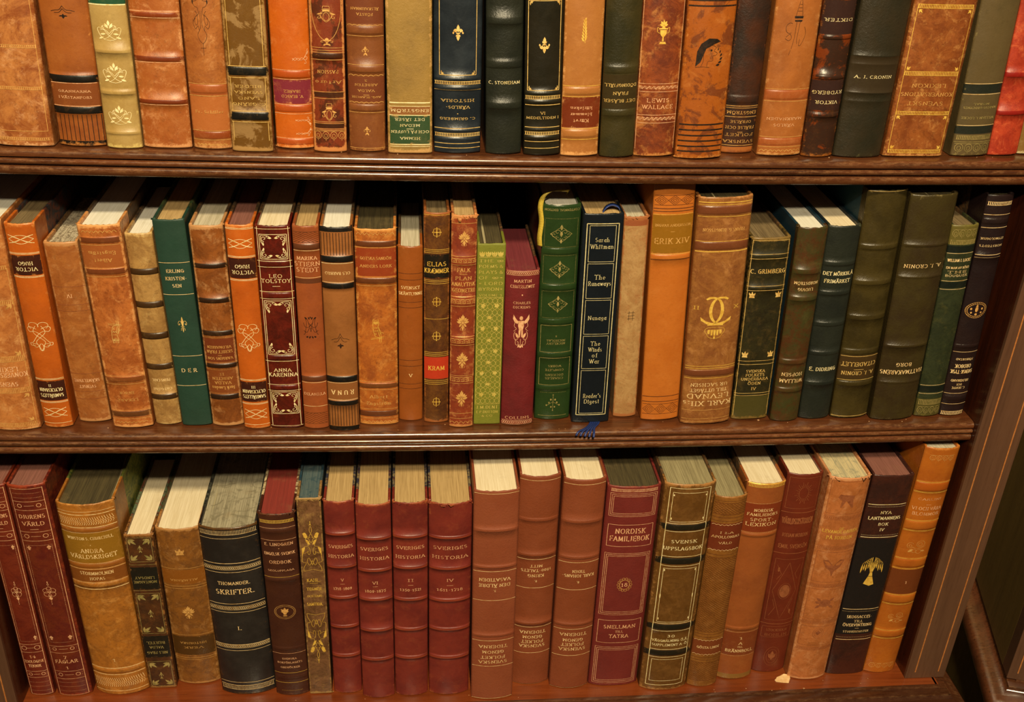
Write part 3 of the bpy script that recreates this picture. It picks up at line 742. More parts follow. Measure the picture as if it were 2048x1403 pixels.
def make_book(idx, rec, d):
    row, x, y, z, w_, href, lean, ytop, ybot = rec
    rnd = random.Random(100 + idx)
    sc, offy = ROWSC[row]
    H = d.get('H', href)
    A, B = d['A'], d.get('B', d['A']); E = d.get('E', '#C08A58'); mode = d.get('m', 's')
    rough = d.get('r', .42)
    bulge = d.get('bg', .16) * w_; p = d.get('p', 2.3)
    a_, b_ = 4600 - ybot, 4600 - ytop
    def V(cy):
        dd = 4600 - (offy + cy / sc)
        return href * (1 / a_ - 1 / dd) / (1 / a_ - 1 / b_)
    cmds = [c.strip() for c in d.get('S', '').split(';') if c.strip()]
    bands = []; paints = []; rest = []
    for c in cmds:
        txt = None
        if '|' in c: c, txt = c.split('|', 1)
        t = c.split(); k = t[0]
        if k == 'B':
            v = V(float(t[1])); hh = abs(V(float(t[1]) - float(t[2]) / 2) - v)
            bands.append((v, max(hh, .7), (float(t[3]) if len(t) > 3 else 1.0) * (.5 if mode == 'g' else .62)))
        elif k == 'P':
            paints.append((V(float(t[2])), V(float(t[1])), t[3]))
        rest.append((k, t[1:], txt))
    sp = Sp(w_, H, bulge, p, bands, rnd)
    th = math.radians(lean)
    root = empty('book', (x * mm, (y + bulge) * mm, (z + .2 + (w_ / 2) * abs(math.sin(th)) + (w_ / 2) * abs(x) / 435 ** 2 * (7.2, 8.4, 0)[row]) * mm))
    root.rotation_euler = (0, th, 0)
    # --- spine shell
    us = [-1 + 2 * i / 16 for i in range(17)]
    us = [math.sin(u * PI / 2) * .35 + u * .65 for u in us]
    vs = {0, .4, .9, 1.6, 3, 6, H, H - .4, H - .9, H - 1.6, H - 3, H - 6}
    n = int(H / 9)
    for i in range(n): vs.add(H * i / n)
    for c, hw, ht in bands:
        for q in (-1.0, -.92, -.7, -.35, 0, .35, .7, .92, 1.0): vs.add(c + q * hw)
    for v0, v1, _ in paints: vs.add(v0); vs.add(v1)
    vs = sorted(v for v in vs if 0 <= v <= H)
    vv = [vs[0]]
    for v in vs[1:]:
        if v - vv[-1] > .08: vv.append(v)
    vs = vv; vs[-1] = H
    rag = d.get('rag', .25); rt = d.get('ragt', rag)
    wr = d.get('wr', 1.0)
    verts = []; wear_or_glint = []; faces = []; mi = []
    base = leather(A, B, mode, E, rough); mats = [base]
    cols = [(-1, 2.6), (-1, 1.2)] + [(u, None) for u in us] + [(1, 1.2), (1, 2.6)]
    nc = len(cols)
    jit = [[rnd.uniform(0, 1) for _ in range(nc)] for _ in (0, 1)]
    for v in vs:
        for j, (u, yy) in enumerate(cols):
            zz = v
            if v == 0: zz = v + rag * .6 * jit[0][j]
            if v == H: zz = v - rt * 3.0 * jit[1][j] ** 2
            if yy is None: P = sp.pos(u * w_ / 2, v)
            else:
                P = ((u * (w_ / 2 - .15)) * mm, yy * mm, v * mm)
            verts.append((P[0], P[1], zz * mm))
            e = min(v, H - v)
            ww = .0
            if e < 6: ww = max(ww, .50 * (1 - e / 6) + .16)
            if abs(u) > .9: ww = max(ww, .36)
            elif abs(u) > .75: ww = max(ww, .12)
            if sp.bump(v) > .3: ww = max(ww, .14)
            wear_or_glint.append(ww * wr)
    for r in range(len(vs) - 1):
        vm = (vs[r] + vs[r + 1]) / 2; k = 0
        for v0, v1, c in paints:
            if v0 < vm < v1:
                pm = leather('#' + c, '#' + c, 's', E, rough - .04)
                if pm not in mats: mats.append(pm)
                k = mats.index(pm)
        for c in range(nc - 1):
            a = r * nc + c
            faces.append((a, a + 1, a + nc + 1, a + nc)); mi.append(k)
    spine = mesh_obj('spine', verts, faces, mats, root, mi, True, wear_or_glint)
    so = spine.modifiers.new('thickness', 'SOLIDIFY'); so.thickness = 1.5 * mm; so.offset = -1
    # --- boards
    D = d.get('D', min(max(.66 * H, 95), 165))
    bt = 2.4 if w_ > 20 else 1.8
    side = d.get('side', ('#4A3A28', '#6A4A2A'))
    sm = base if side == 'L' else marbled(*side) if isinstance(side, tuple) else plain('cover_cloth', side, .6)
    strip = d.get('strip', 26)
    for sg in (-1, 1):
        x0, x1 = sorted((sg * (w_ / 2 - .1), sg * (w_ / 2 - bt)))
        vb = []; fb = []; mb = []; wb = []
        ysec = [1.6, 2.6, strip, D]
        for i, yy in enumerate(ysec):
            ins = .5 if i == 0 else 0
            for (xx, zz) in ((x0, 0 + ins), (x1, 0 + ins), (x1, H * .03), (x1, H - 2), (x1, H - ins), (x0, H - ins), (x0, H - 2), (x0, H * .03)):
                vb.append((xx * mm, yy * mm, zz * mm)); wb.append((.42 if zz > H - 3 or zz < 1 else .0) * wr)
        for i in range(3):
            for k in range(8):
                a = i * 8 + k; b = i * 8 + (k + 1) % 8
                fb.append((a, b, b + 8, a + 8)); mb.append(0 if i < 2 else 1)
        fb.append(tuple(range(7, -1, -1))); mb.append(0); fb.append(tuple(range(24, 32))); mb.append(1)
        o = mesh_obj('cover_board', vb, fb, [base, sm], root, mb, False, wb)
        if idx > 24:
            bv = o.modifiers.new('bevel', 'BEVEL'); bv.width = .55 * mm; bv.segments = 2
            bv.limit_method = 'ANGLE'; bv.angle_limit = .9
    # --- page block
    sq = d.get('sq', 2.8); bh = w_ / 2 - bt - .15
    us2 = [-1 + 2 * i / 10 for i in range(11)]
    ring = [(u * bh, 2.0 - bulge * (1 - abs(u * bh / (w_ / 2)) ** p)) for u in us2] + [(bh, D - 4), (-bh, D - 4)]
    m_ = len(ring)
    vb = [(a * mm, b * mm, 2.4 * mm) for a, b in ring] + [(a * mm, b * mm, (H - sq) * mm) for a, b in ring]
    fb = [(i, (i + 1) % m_, m_ + (i + 1) % m_, m_ + i) for i in range(m_)] + [tuple(range(m_ - 1, -1, -1)), tuple(range(m_, 2 * m_))]
    mesh_obj('page_block', vb, fb, pages(d.get('pg', 'cream')), root)
    if row > 0 and d.get('hb', 1):
        # headband: little sewn roll at the head of the page block
        path = [(u * bh, 2.1 - bulge * (1 - abs(u * bh / (w_ / 2)) ** p)) for u in us2]
        vb = []; fb = []
        for (a, b) in path:
            for k in range(6):
                an = k * PI / 3
                vb.append((a * mm, (b + .75 * math.cos(an)) * mm, (H - sq + .25 + .75 * math.sin(an)) * mm))
        for i in range(len(path) - 1):
            for k in range(6):
                a = i * 6 + k; b = i * 6 + (k + 1) % 6
                fb.append((a, a + 6, b + 6, b))
        mesh_obj('headband', vb, fb, plain('headband_silk', d.get('hbc', '#A08058'), .7, 0, '#8A6A44', 900), root, None, True)
    # --- tooling and lettering
    col = d.get('ink', 'g'); m = ink(col); parts_g, parts_t = [], []
    for k, t, txt in rest:
        gl, tx = Geo(), Geo(); parts_g.append(gl); parts_t.append(tx)
        f = lambda i, dflt=None: float(t[i]) if len(t) > i else dflt
        if k == 'C': m = ink(t[0])
        elif k == 'L': hw = f(2, .97) * w_ / 2; v = V(f(0)); ribbon(gl, sp, [(-hw, v), (hw, v)], f(1, 1.0) * .17, f(1, 1.0) * .17, m)
        elif k == 'LL':
            hw = .97 * w_ / 2
            for dv in (-.45, .45): v = V(f(0)) + dv; ribbon(gl, sp, [(-hw, v), (hw, v)], .17, .17, m)
        elif k == 'D': hw = f(1, .9) * w_ / 2; v = V(f(0)); dotted(gl, sp, (-hw, v), (hw, v), m)
        elif k == 'V':
            hw = f(2) * w_ / 2; v0, v1 = V(f(1)), min(V(f(0)), H - 1)
            for s in (-hw, hw): ribbon(gl, sp, [(s, v0), (s, v1)], f(3, 1.0) * .17, .17, m)
        elif k == 'F':
            hw = f(2) * w_ / 2; v0, v1 = V(f(1)), min(V(f(0)), H - 2); lw = f(3, 1.0) * .17
            for a, b in (((-hw, v0), (hw, v0)), ((hw, v0), (hw, v1)), ((hw, v1), (-hw, v1)), ((-hw, v1), (-hw, v0))): ribbon(gl, sp, [a, b], lw, lw, m)
        elif k == 'FD':
            hw = f(2) * w_ / 2; v0, v1 = V(f(1)), V(f(0))
            for a, b in (((-hw, v0), (hw, v0)), ((hw, v0), (hw, v1)), ((hw, v1), (-hw, v1)), ((-hw, v1), (-hw, v0))): dotted(gl, sp, a, b, m)
        elif k == 'Q':   # corner pieces: y0 y1 wf name size(px)
            hw = f(2) * w_ / 2; v1, v0 = min(V(f(0)), H + 50), V(f(1)); sz = abs(V(f(0) - f(4) / 2) - V(f(0) + f(4) / 2)) / 2
            for sx in (-1, 1):
                for sy in (-1, 1):
                    cs = sx * (hw - sz); cv = (v1 - sz) if sy > 0 else (v0 + sz)
                    if cv > H - 2: continue
                    put_orn(gl, sp, t[3], cs, cv, -sx * sz, sy * sz, m, .2)
        elif k == 'R':
            v1, v0 = V(f(0)), V(f(1)); pattern(gl, sp, t[3] if len(t) > 3 else 'tick', v0, v1, f(2) * w_ / 2, m, .17)
        elif k == 'O':
            yc = f(1); hp = f(2); v = V(yc); hh = (V(yc - abs(hp) / 2) - V(yc + abs(hp) / 2)) / 2 * (1 if hp > 0 else -1)
            if v + abs(hh) > H - 1: continue
            hw = abs(f(3)) * w_ / 2 * (1 if f(3) > 0 else -1)
            put_orn(gl, sp, t[0], f(4, 0) * w_ / 2, v, hw, hh, m, d.get('lw', .17))
        elif k == 'N':
            v1, v0 = V(f(0)), V(f(1)); hw = f(3) * w_ / 2
            vb = []; fb = []; wv = []; nn = 12; nv = max(2, int((v1 - v0) / 5))
            for i in range(nv + 1):
                for j in range(nn + 1):
                    vb.append(sp.pos(-hw + 2 * hw * j / nn, v0 + (v1 - v0) * i / nv, .13)); wv.append(.38 if i in (0, nv) or j in (0, nn) else 0)
            for i in range(nv):
                for j in range(nn): a = i * (nn + 1) + j; fb.append((a, a + 1, a + nn + 2, a + nn + 1))
            mesh_obj('title_label', vb, fb, leather('#' + t[2], '#' + t[2], 's', E, rough - .05), spine, None, True, wv)
        elif k in 'TU' and txt is not None:
            yc, hp, wf = f(0), f(1), f(2)
            h = (V(yc - hp / 2) - V(yc + hp / 2)) * .78; v = V(yc); s0 = f(3, 0) * w_ / 2
            if v > H - 4: continue
            wd = wf * w_
            for pts in text_strokes(txt, wd, h, d.get('serif', True)):
                if k == 'U': pts = [(-a, -b) for a, b in pts]
                ribbon(tx, sp, [(s0 + a, v + b) for a, b in pts], max(.14, .080 * h) * d.get('tw', 1), max(.09, .038 * h) * d.get('tw', 1), m, .26)
    build_blocks('tooling', parts_g, spine)
    build_blocks('lettering', parts_t, spine)
    tag(root, d['lab'], 'book', ('books on the upper shelf', 'books on the middle shelf', 'books on the bottom shelf')[row])
    return root

# measured books: shelf, x, front y, z (mm), width, spine height, lean (deg), two heights that fix the spine scale
BOOKS = [
(0,-361.5,24.4,157.1,40.0,103.5,1.26,0.0,295.0),
(0,-322.1,28.1,156.7,33.3,104.3,0.64,0.0,294.5),
(0,-291.4,25.7,156.3,25.1,105.9,0.38,0.0,298.5),
(0,-260.9,28.6,156.1,34.6,106.5,0.57,0.0,298.0),
(0,-228.4,29.1,155.8,27.5,107.5,0.30,0.0,299.5),
(0,-198.5,24.8,155.6,29.8,109.3,0.31,0.0,304.7),
(0,-168.3,34.2,155.5,27.8,108.6,0.10,0.0,298.6),
(0,-141.5,27.4,155.3,24.3,110.7,0.41,0.0,305.5),
(0,-113.9,30.8,155.2,26.9,110.9,0.01,0.0,304.0),
(0,-81.7,27.6,155.1,33.2,112.4,-0.44,0.0,308.0),
(0,-45.9,29.5,155.0,35.3,113.2,-0.71,0.0,308.0),
(0,-10.5,28.7,155.0,27.2,114.3,-1.62,0.0,310.0),
(0,18.8,26.9,155.0,27.9,115.4,-1.94,0.0,312.5),
(0,47.8,26.2,155.0,28.9,116.3,-1.87,0.0,314.0),
(0,76.9,24.1,155.1,26.5,117.4,-2.12,0.0,316.6),
(0,106.4,27.1,155.2,31.2,117.6,-1.94,0.0,315.0),
(0,140.7,21.9,155.3,36.2,119.3,-1.86,0.0,320.0),
(0,175.7,38.0,155.5,25.6,117.3,-1.20,0.0,308.0),
(0,208.1,31.1,155.7,35.0,119.2,-1.66,0.0,314.0),
(0,238.9,29.3,155.9,25.3,120.1,-1.56,0.0,316.0),
(0,271.6,29.1,156.2,39.0,120.8,-0.42,0.0,316.6),
(0,318.2,31.8,156.6,49.1,121.2,-0.46,0.0,315.0),
(0,366.6,32.6,157.1,31.0,121.8,-2.68,0.0,314.7),
(0,395.6,35.0,157.5,24.5,121.9,-2.70,0.0,313.0),
(0,417.6,39.1,157.9,18.3,121.6,-1.96,0.0,310.0),
(1,-411.9,26.7,-88.4,39.9,185.9,0.15,445.0,862.0),
(1,-378.1,31.4,-88.9,22.8,183.6,-0.46,448.0,856.0),
(1,-350.4,40.0,-89.2,26.0,165.0,-1.39,486.0,845.0),
(1,-316.8,30.4,-89.6,32.5,184.0,-1.26,451.0,857.0),
(1,-288.6,35.8,-90.0,21.3,175.4,-1.51,468.0,850.0),
(1,-264.3,34.1,-90.2,24.5,188.1,-1.28,440.0,852.0),
(1,-238.3,33.1,-90.4,26.2,183.9,-0.73,452.0,853.0),
(1,-213.2,28.9,-90.7,21.7,186.8,-0.40,450.0,858.0),
(1,-187.9,29.4,-90.8,27.7,186.2,-0.37,452.0,857.0),
(1,-162.8,28.3,-91.0,20.6,186.9,-0.26,452.0,858.0),
(1,-139.1,24.8,-91.1,25.4,187.4,-0.22,455.0,862.0),
(1,-109.3,34.0,-91.3,33.1,182.8,-0.13,458.0,850.0),
(1,-82.0,40.1,-91.4,20.3,165.6,0.03,493.0,842.0),
(1,-59.8,36.4,-91.4,20.9,196.3,-0.32,425.0,846.0),
(1,-38.4,28.6,-91.5,20.6,197.4,-0.27,430.0,855.0),
(1,-15.6,33.1,-91.5,23.1,171.6,-0.38,487.0,849.0),
(1,10.9,30.8,-91.5,28.2,149.1,-0.50,541.0,851.0),
(1,43.2,39.2,-91.5,31.2,202.1,-1.00,411.0,840.0),
(1,76.6,33.4,-91.4,33.4,197.4,-1.14,428.0,846.0),
(1,109.3,41.7,-91.3,20.6,191.9,-2.26,434.0,835.0),
(1,140.1,34.9,-91.1,33.7,219.3,-2.93,376.0,842.0),
(1,180.0,27.0,-90.9,44.8,213.5,-2.79,397.0,850.0),
(1,222.4,34.0,-90.6,33.2,176.3,-2.42,477.0,840.0),
(1,254.0,29.5,-90.3,25.4,186.8,-1.91,457.0,844.0),
(1,282.7,32.6,-90.0,28.0,186.8,-2.13,454.0,839.0),
(1,315.9,32.2,-89.6,34.3,217.7,-2.58,383.0,838.0),
(1,354.5,27.2,-89.2,40.0,215.2,-2.82,393.0,842.0),
(1,389.4,32.5,-88.7,23.5,187.3,-3.11,452.0,834.0),
(1,413.3,33.0,-88.3,23.0,213.6,-2.60,391.0,832.0),
(2,-441.1,31.2,-396.6,22.5,250.1,-0.69,971.0,1390.6),
(2,-410.2,28.9,-396.6,32.6,251.1,-1.09,971.0,1391.7),
(2,-365.1,28.1,-396.6,50.2,229.8,-1.08,1010.0,1389.5),
(2,-326.7,35.2,-396.6,25.4,191.2,-0.53,1068.0,1375.7),
(2,-292.9,39.0,-396.6,40.5,193.0,-0.59,1058.0,1367.5),
(2,-242.4,22.4,-396.6,52.1,205.2,-1.24,1057.0,1389.0),
(2,-199.1,19.3,-396.6,32.2,222.5,-0.78,1028.0,1390.6),
(2,-171.6,20.2,-396.6,21.5,239.1,-0.27,995.0,1387.0),
(2,-145.0,19.6,-396.6,27.4,234.6,-0.38,1003.0,1386.0),
(2,-114.5,11.9,-396.6,31.4,236.5,-0.35,1008.6,1395.5),
(2,-82.2,13.3,-396.6,32.0,236.7,-0.23,1005.0,1391.0),
(2,-45.2,12.8,-396.6,39.3,235.2,-0.40,1007.0,1389.0),
(2,-2.8,4.8,-396.6,41.0,253.4,-0.83,982.5,1398.0),
(2,37.2,22.7,-396.6,37.8,255.9,-0.57,952.7,1368.0),
(2,76.2,15.6,-396.6,39.1,256.1,-0.38,960.0,1375.7),
(2,121.5,16.6,-396.6,50.0,247.3,-0.21,973.0,1371.0),
(2,172.1,8.1,-396.6,47.9,254.3,-0.45,969.5,1380.0),
(2,213.1,10.8,-396.6,30.8,238.0,-0.61,993.7,1373.0),
(2,249.1,19.3,-396.6,37.0,245.7,-0.78,967.6,1358.0),
(2,287.9,27.2,-396.6,34.7,249.8,-0.72,949.0,1344.0),
(2,325.8,15.0,-396.6,40.0,253.7,-0.59,956.0,1359.0),
(2,368.2,20.6,-396.6,40.2,251.6,-0.31,951.0,1348.0),
(2,406.0,20.9,-396.6,33.7,280.8,0.45,897.0,1345.0),
]
D_ = dict
DESIGN = [
# ---- upper shelf
D_(H=205, lab='pale tan mottled leather book cut by the left edge of the photo, upper shelf', A='#B07346', B='#854827', m='c', E='#DBA878', ink='o', bg=.08, p=4, S='R 330 350 .9 tick;R 632 652 .9 tick;R 998 1016 .9 tick;V 0 950 .88;L 950 1 .88'),
D_(H=212, lab='brown book with black bands lettered GRANNARNA I VÄSTANFORS on the upper shelf', A='#95562A', B='#7C4222', E='#B87A48', ink='k', bg=.13,
   S='O moust 90 100 .5;B 574 54 1.2;P 548 600 16130F;P 606 768 7A4426;B 800 52 1.2;P 775 826 16130F;R 832 1016 .95 vlin;P 1020 1100 16130F;C r;L 605 1.3 .95;L 770 1.3 .95;T 663 20 .66|GRANNARNA;T 707 20 .68|I VÄSTANFORS'),
D_(H=198, lab='straw yellow leather book with a dark green top panel and three scroll ornaments', A='#AC905A', B='#997A42', E='#D8C078', ink='v', bg=.14,
   S='P -200 34 1E4A30;L 38 2.4;O acanth 225 150 .66;O acanth 530 150 .66;O acanth 832 140 .66;B 375 30 .8;B 672 30 .8;B 962 20 .4'),
D_(H=208, lab='plain reddish tan book with scuffs and three narrow raised bands, upper shelf', A='#955127', B='#A26136', m='c', E='#D29A68', ink='r', bg=.1, p=3, wr=1.2, S='L 88 1.2;B 112 40 1.2;P 96 128 7A3618;L 134;B 430 40 1.2;P 412 446 6E3016;L 455;B 738 34 1.2;P 724 752 6E3016;L 760'),
D_(H=196, lab='tan book with a faint black scroll drawing, right of the scuffed reddish tan one', A='#A26437', B='#8C512B', lw=.11, m='c', E='#D09A64', ink='o', bg=.14,
   S='C k;O baroque 190 430 .45;C o;L 608;P 612 688 9A5430;B 645 60 .8;L 694;P 700 940 A8643A;T 808 24 .72|Fr. Schiller;L 945;P 950 1000 84401F;B 978 50 .7;L 1010;R 1032 1056 .8 guil'),
D_(H=206, lab='ochre tortoiseshell book with flaking patches and two black bands lettered SVENSKA BILDER', A='#634215', B='#8C6D44', m='t', E='#A98350', ink='g', bg=.07, p=5, wr=1.5,
   S='L 480 1.2 .9;P 486 548 14120E;B 517 60 .8;L 562 1.2 .9;U 625 22 .62|BILDER;U 667 22 .66|SVENSKA;U 710 22 .5|LAND;U 752 24 .78|C. GRÄNG;L 803 1.2 .9;P 812 868 14120E;B 840 56 .8;L 880 1.2 .9;V -20 480 .8;V 562 803 .82;V 880 1015 .84'),
D_(H=202, lab='bright orange leather book with a plum label on the upper shelf', A='#BB5F1C', B='#AB5115', E='#E09A68', ink='r', bg=.14, rag=.9,
   S='L 508;P 512 562 A34A1C;B 538 50 .9;L 574;N 580 750 762A36 .97;C o;U 660 24 .42|IBAÑEZ;U 697 24 .55|V. BLASCO;C r;L 756;P 760 812 A34A1C;B 786 50 .9;L 822;O curl 430 150 .42 .5;O curl 868 -90 .42 .5;O curl 965 80 .42 .5;L 998;B 1024 40 .7;P 1004 1046 A34A1C'),
D_(H=204, lab='flaking red-brown book with a gilt oval line and a worn pale streak down its spine', A='#763219', B='#4E2414', m='t', E='#C88658', ink='o', bg=.12, wr=1.8,
   S='O oval 40 520 .9;O arms 105 120 .6;O sprig 305 60 .5;L 347;L 366;P 388 424 3E2012;B 405 40 .7;L 382;L 434;U 520 30 .6|PASSION;U 596 28 .75|Arturo;L 665;P 670 704 3E2012;L 712;O arms 810 130 .5;L 880;L 892;P 896 926 3E2012;L 930;L 940;R 948 1012 .95 loop'),
D_(H=200, lab='mid-brown book lettered VALDA ARBETEN 2 between wavy gilt lines', A='#7A482B', B='#633620', E='#AC7446', ink='o', bg=.15,
   S='U 65 22 .72|ÄLSKARINNAN;U 105 22 .42|FÖRSTA;P -200 172 6C3A28;R 178 192 .93 wave;B 220 56 1.0;L 262;O sprig 370 72 .24;L 470;B 502 46 .9;R 538 554 .93 wave;P 556 735 6C3A28;U 582 18 .07|2;U 613 20 .6|ARBETEN;U 655 20 .44|VALDA;L 686 1 .16;U 702 16 .78|AUG. BLANCHE;R 733 748 .93 wave;B 778 46 .9;L 812;O sprig 945 66 .24;L 1068'),
D_(H=205, lab='sandy cloth book with a green foot label, beside the navy book', A='#927338', B='#7F6330', m='g', E='#C49A62', ink='v', bg=.06, p=5, r=.6, wr=1.3,
   S='L 742 2.4 .9;L 768 1 .9;N 772 828 84552F .9;U 798 24 .84|ENGSTRÖM;L 832 1.6 .9;N 836 1036 2A4422 .9;U 862 22 .66|DET JÄSER;U 905 22 .44|MEDAN;L 930 1 .16;U 950 22 .84|OCH PÅ LUFFEN;U 998 22 .44|HEMMA;L 1042 1.8 .9;L 1056 1.2 .9'),
D_(H=206, lab='dark navy leather book with a gilt rectangle and lily ornament, upper shelf', A='#181E25', B='#272E35', E='#5A6470', ink='g', bg=.13, r=.34, wr=.5,
   S='F -260 545 .76 1.3;O fleur 240 118 .24;Q -260 545 .72 corner 40;B 575 24 .8;R 590 612 .96;B 640 24 .8;L 652;U 728 24 .68|HISTORIA;U 775 24 .5|VÄRLDS-;O dot 822 8 .03;U 858 20 .74|C. GRIMBERG;L 928 1.3;B 945 18 .6;R 963 986 .96;B 1008 26 .8;L 1036 1.2;L 1068 1.2'),
D_(H=203, lab='plain dark green ribbed book between the navy and the black gilt-framed ones', A='#27291F', B='#1F221B', m='g', E='#4E5038', ink='v', bg=.15, r=.36, wr=.5, S='B 155 58 1.3;B 468 58 1.3;B 765 54 1.3;T 600 26 .84|C. STONEHAM'),
D_(H=207, lab='black leather book with a gilt rectangle lettered VI MEDELTIDEN', A='#201C12', B='#1A180F', E='#4A4028', ink='g', bg=.13, r=.34, wr=.4,
   S='F 12 658 .84 1.3;Q 12 658 .80 corner 40;O fleur 332 -118 .3;B 682 26 .8;R 697 720 .94;B 742 24 .7;L 762 1.4 .94;T 820 24 .12|VI;T 854 20 .86|MEDELTIDEN I;L 922 1.4 .94;B 940 18 .6;R 955 977 .94;B 1000 24 .7;L 1024 1.2 .94;L 1072 1.2 .94'),
D_(H=199, lab='light tan book with a gilt leaf and a red-brown label ending in kärleken', A='#A46C3E', B='#975F34', E='#DCA468', ink='y', bg=.12, wr=1.2,
   S='O leafspray 225 185 .26;L 625 1.1;B 662 50 .8;L 702 1.1;N 706 924 6C2E18 .98;C r;U 785 26 .56|kärleken;U 830 26 .56|blommar;U 874 28 .4|Kärvt;C y;L 932 1.1;B 968 50 .8;L 1008 1.1'),
D_(H=201, lab='olive green book lettered DET BLÅSER FRÅN DÖDINGFJÄLL upside down', A='#3F371C', B='#2C2A17', m='g', E='#5E5630', ink='g', bg=.16, r=.36, wr=.5, S='B 510 56 .9;P 545 790 362C18;U 620 26 .88|DÖDINGFJÄLL;U 678 26 .42|FRÅN;U 732 26 .88|DET BLÅSER;B 820 46 .9'),
D_(H=200, lab='red-brown book with a gilt urn on the upper shelf', A='#884424', B='#5F2B1C', m='c', E='#CB8C56', ink='r', bg=.12,
   S='C y;O urn 238 180 .32;C r;L 610;R 620 656 .95 guil;L 668;T 730 34 .54|LEWIS;T 777 34 .74|WALLACE;L 835;R 842 880 .95 guil;L 892;V -20 1080 .95 .8'),
D_(H=203, lab='orange tree-calf book with a black helmet drawing and black rings at the foot', A='#98521C', B='#6F391C', lw=.13, m='t', E='#CF8E54', ink='k', bg=.12, rag=1.2,
   S='L 12 3;L 52 3;O helmet 390 220 .55;L 905 3.2 .94;L 944 3.2 .94;L 983 3.2 .94;L 1022 3.2 .94;L 1060 3.2 .94;L 1096 3.2 .94'),
D_(H=197, lab='cracked blackish brown book set back, lettered FOLKET near the foot, upper shelf', A='#2C201A', B='#4A281A', m='g', E='#7A4428', ink='o', bg=.14,
   S='B 720 50 .7;L 768 1.4;L 782;U 815 26 .88|ENGSTRÖM;L 846 1.2;U 880 22 .62|OFRÄLSE;U 922 24 .86|FRÄLSE OCH;L 955 1 .16;U 974 24 .84|FOLKET;U 1022 24 .92|SVENSKA;L 1050 1.1;P 1062 1200 9C5E34'),
D_(H=204, lab='tan book with a black tower and vine drawing, lettered VÄRLDSMARKNADEN upside down', A='#A06134', B='#884F29', lw=.12, E='#D29C64', ink='k', bg=.12, rag=.9,
   S='O castle 230 470 .52;C o;L 650;P 654 730 95502C;B 692 64 .8;L 736;C r;U 862 22 .78|MARKNADEN;U 907 22 .46|VÄRLDS;C o;L 993;P 998 1058 95502C;B 1028 44 .6;L 1064;R 1078 1106 .92 wave;L 1112'),
D_(H=199, lab='narrow black and red tortoiseshell book with raised bands lettered DIKTER upside down', A='#33201A', B='#6D3215', m='t', E='#A0622E', ink='v', bg=.18, r=.3,
   S='P 10 255 34221E;B 275 34 1.4;B 562 34 1.4;P 585 800 34221E;B 835 34 1.4;U 150 26 .82|DIKTER;U 672 28 .9|RYDBERG;U 742 28 .66|VIKTOR'),
D_(H=206, lab='smooth blackish green book left of the large tan lexicon, upper shelf', A='#342C1E', B='#29261A', m='g', E='#5A5638', ink='v', bg=.12, r=.38, wr=.7, S='B 410 14 .6;B 470 12 .3;P 415 675 342A1C;B 675 12 .6;B 735 12 .3;T 560 26 .74|A. J. CRONIN'),
D_(H=210, lab='large tan mottled volume of SVENSKT KONVERSATIONSLEXIKON on the upper shelf', A='#8E522B', B='#6F391B', m='c', E='#CB9456', ink='y', bg=.045, p=6, side='L',
   S='R 40 68 .88;R 522 550 .88;R 808 832 .88;R 1082 1106 .88;V 40 1106 .88;Q 75 515 .84 cfleur 40;Q 838 1078 .84 cfleur 38;C o;U 623 32 .55|LEXIKON;U 685 32 .84|KONVERSATIONS;U 750 32 .58|SVENSKT'),
D_(H=204, lab='olive book with two dark bands and a lace border at the foot, upper shelf', A='#58492E', B='#4E4229', E='#8A7A4A', ink='n', bg=.11, wr=.8,
   S='C l;L 612;P 618 682 20231B;L 688;C n;U 758 16 .4|MORAL;U 785 18 .84|MARCUS ORDEYNES;U 858 20 .84|WILLIAM J. LOCKE;C l;L 912;P 918 974 20231B;C n;R 985 1012 .9;L 1030;R 1042 1108 .92 loop'),
D_(H=201, lab='vermilion red book at the right end of the upper shelf', A='#AE4227', B='#912E1C', m='c', E='#DA7450', ink='d', bg=.1, wr=.6, S='B 545 40 1.2;P 528 562 861C14;B 820 36 1.2;P 806 836 861C14'),
D_(H=200, lab='sliver of a brown book at the far right end of the upper shelf', A='#7E5F30', B='#6D5127', E='#C8B890', ink='g', bg=.1, S=''),
# ---- middle shelf
D_(lab='tan mottled lexicon volume cut by the left edge of the photo, middle shelf', A='#BC7A4A', B='#9C5C34', m='c', E='#D8A46C', ink='o', bg=.12, pg='white', side='L',
   S='R 448 466 .9;R 622 644 .9;R 905 932 .88;Q 640 905 .84 cfleur 36;V 460 1262 .9;C r;U 970 28 .6|LEXIKON;U 998 28 .9|KONVERSATIONS;U 1045 26 .5|SVENSKT;C o;R 1066 1090 .88;R 1242 1262 .88;Q 1095 1238 .84 cfleur 30'),
D_(lab='smooth orange book with dark labels and roman numeral II, middle shelf', A='#B85E20', B='#A4521E', E='#CC8650', ink='v', bg=.15, pg='brown', r=.36, side=('#3A3A3E', '#6A3A2A', '#1A1A1E'), S='R 284 328 .8 lens;LL 378;N 388 488 3A1C18 .97;U 428 22 .46|HUGO;U 458 22 .68|VICTOR;LL 497;O knot 800 152 .78;LL 1018;N 1028 1126 3A1C18 .97;U 1050 15 .08|II;U 1072 20 .78|OLYCKSBARN;U 1100 20 .78|SAMHÄLLETS;LL 1134;R 1165 1208 .78 lens;L 1240'),
D_(lab='worn brown book marked IV standing set back between two orange-tan books', A='#8C522C', B='#A2663A', m='c', E='#B88656', ink='o', bg=.12, pg='speck', wr=1.4, S='C r;U 595 22 .14|IV;C b;L 548;L 640;L 672;L 990;C r;U 1025 18 .76|SKÄMTLYNNE;U 1055 18 .5|SVENSKT;C b;L 1080;L 1118'),
D_(lab='tan suede-like book with an upside-down owl, left part of the middle shelf', A='#B46C3C', B='#8E4C26', m='c', E='#DA9E62', ink='o', bg=.11, pg='white', wr=1.3, rag=.6,
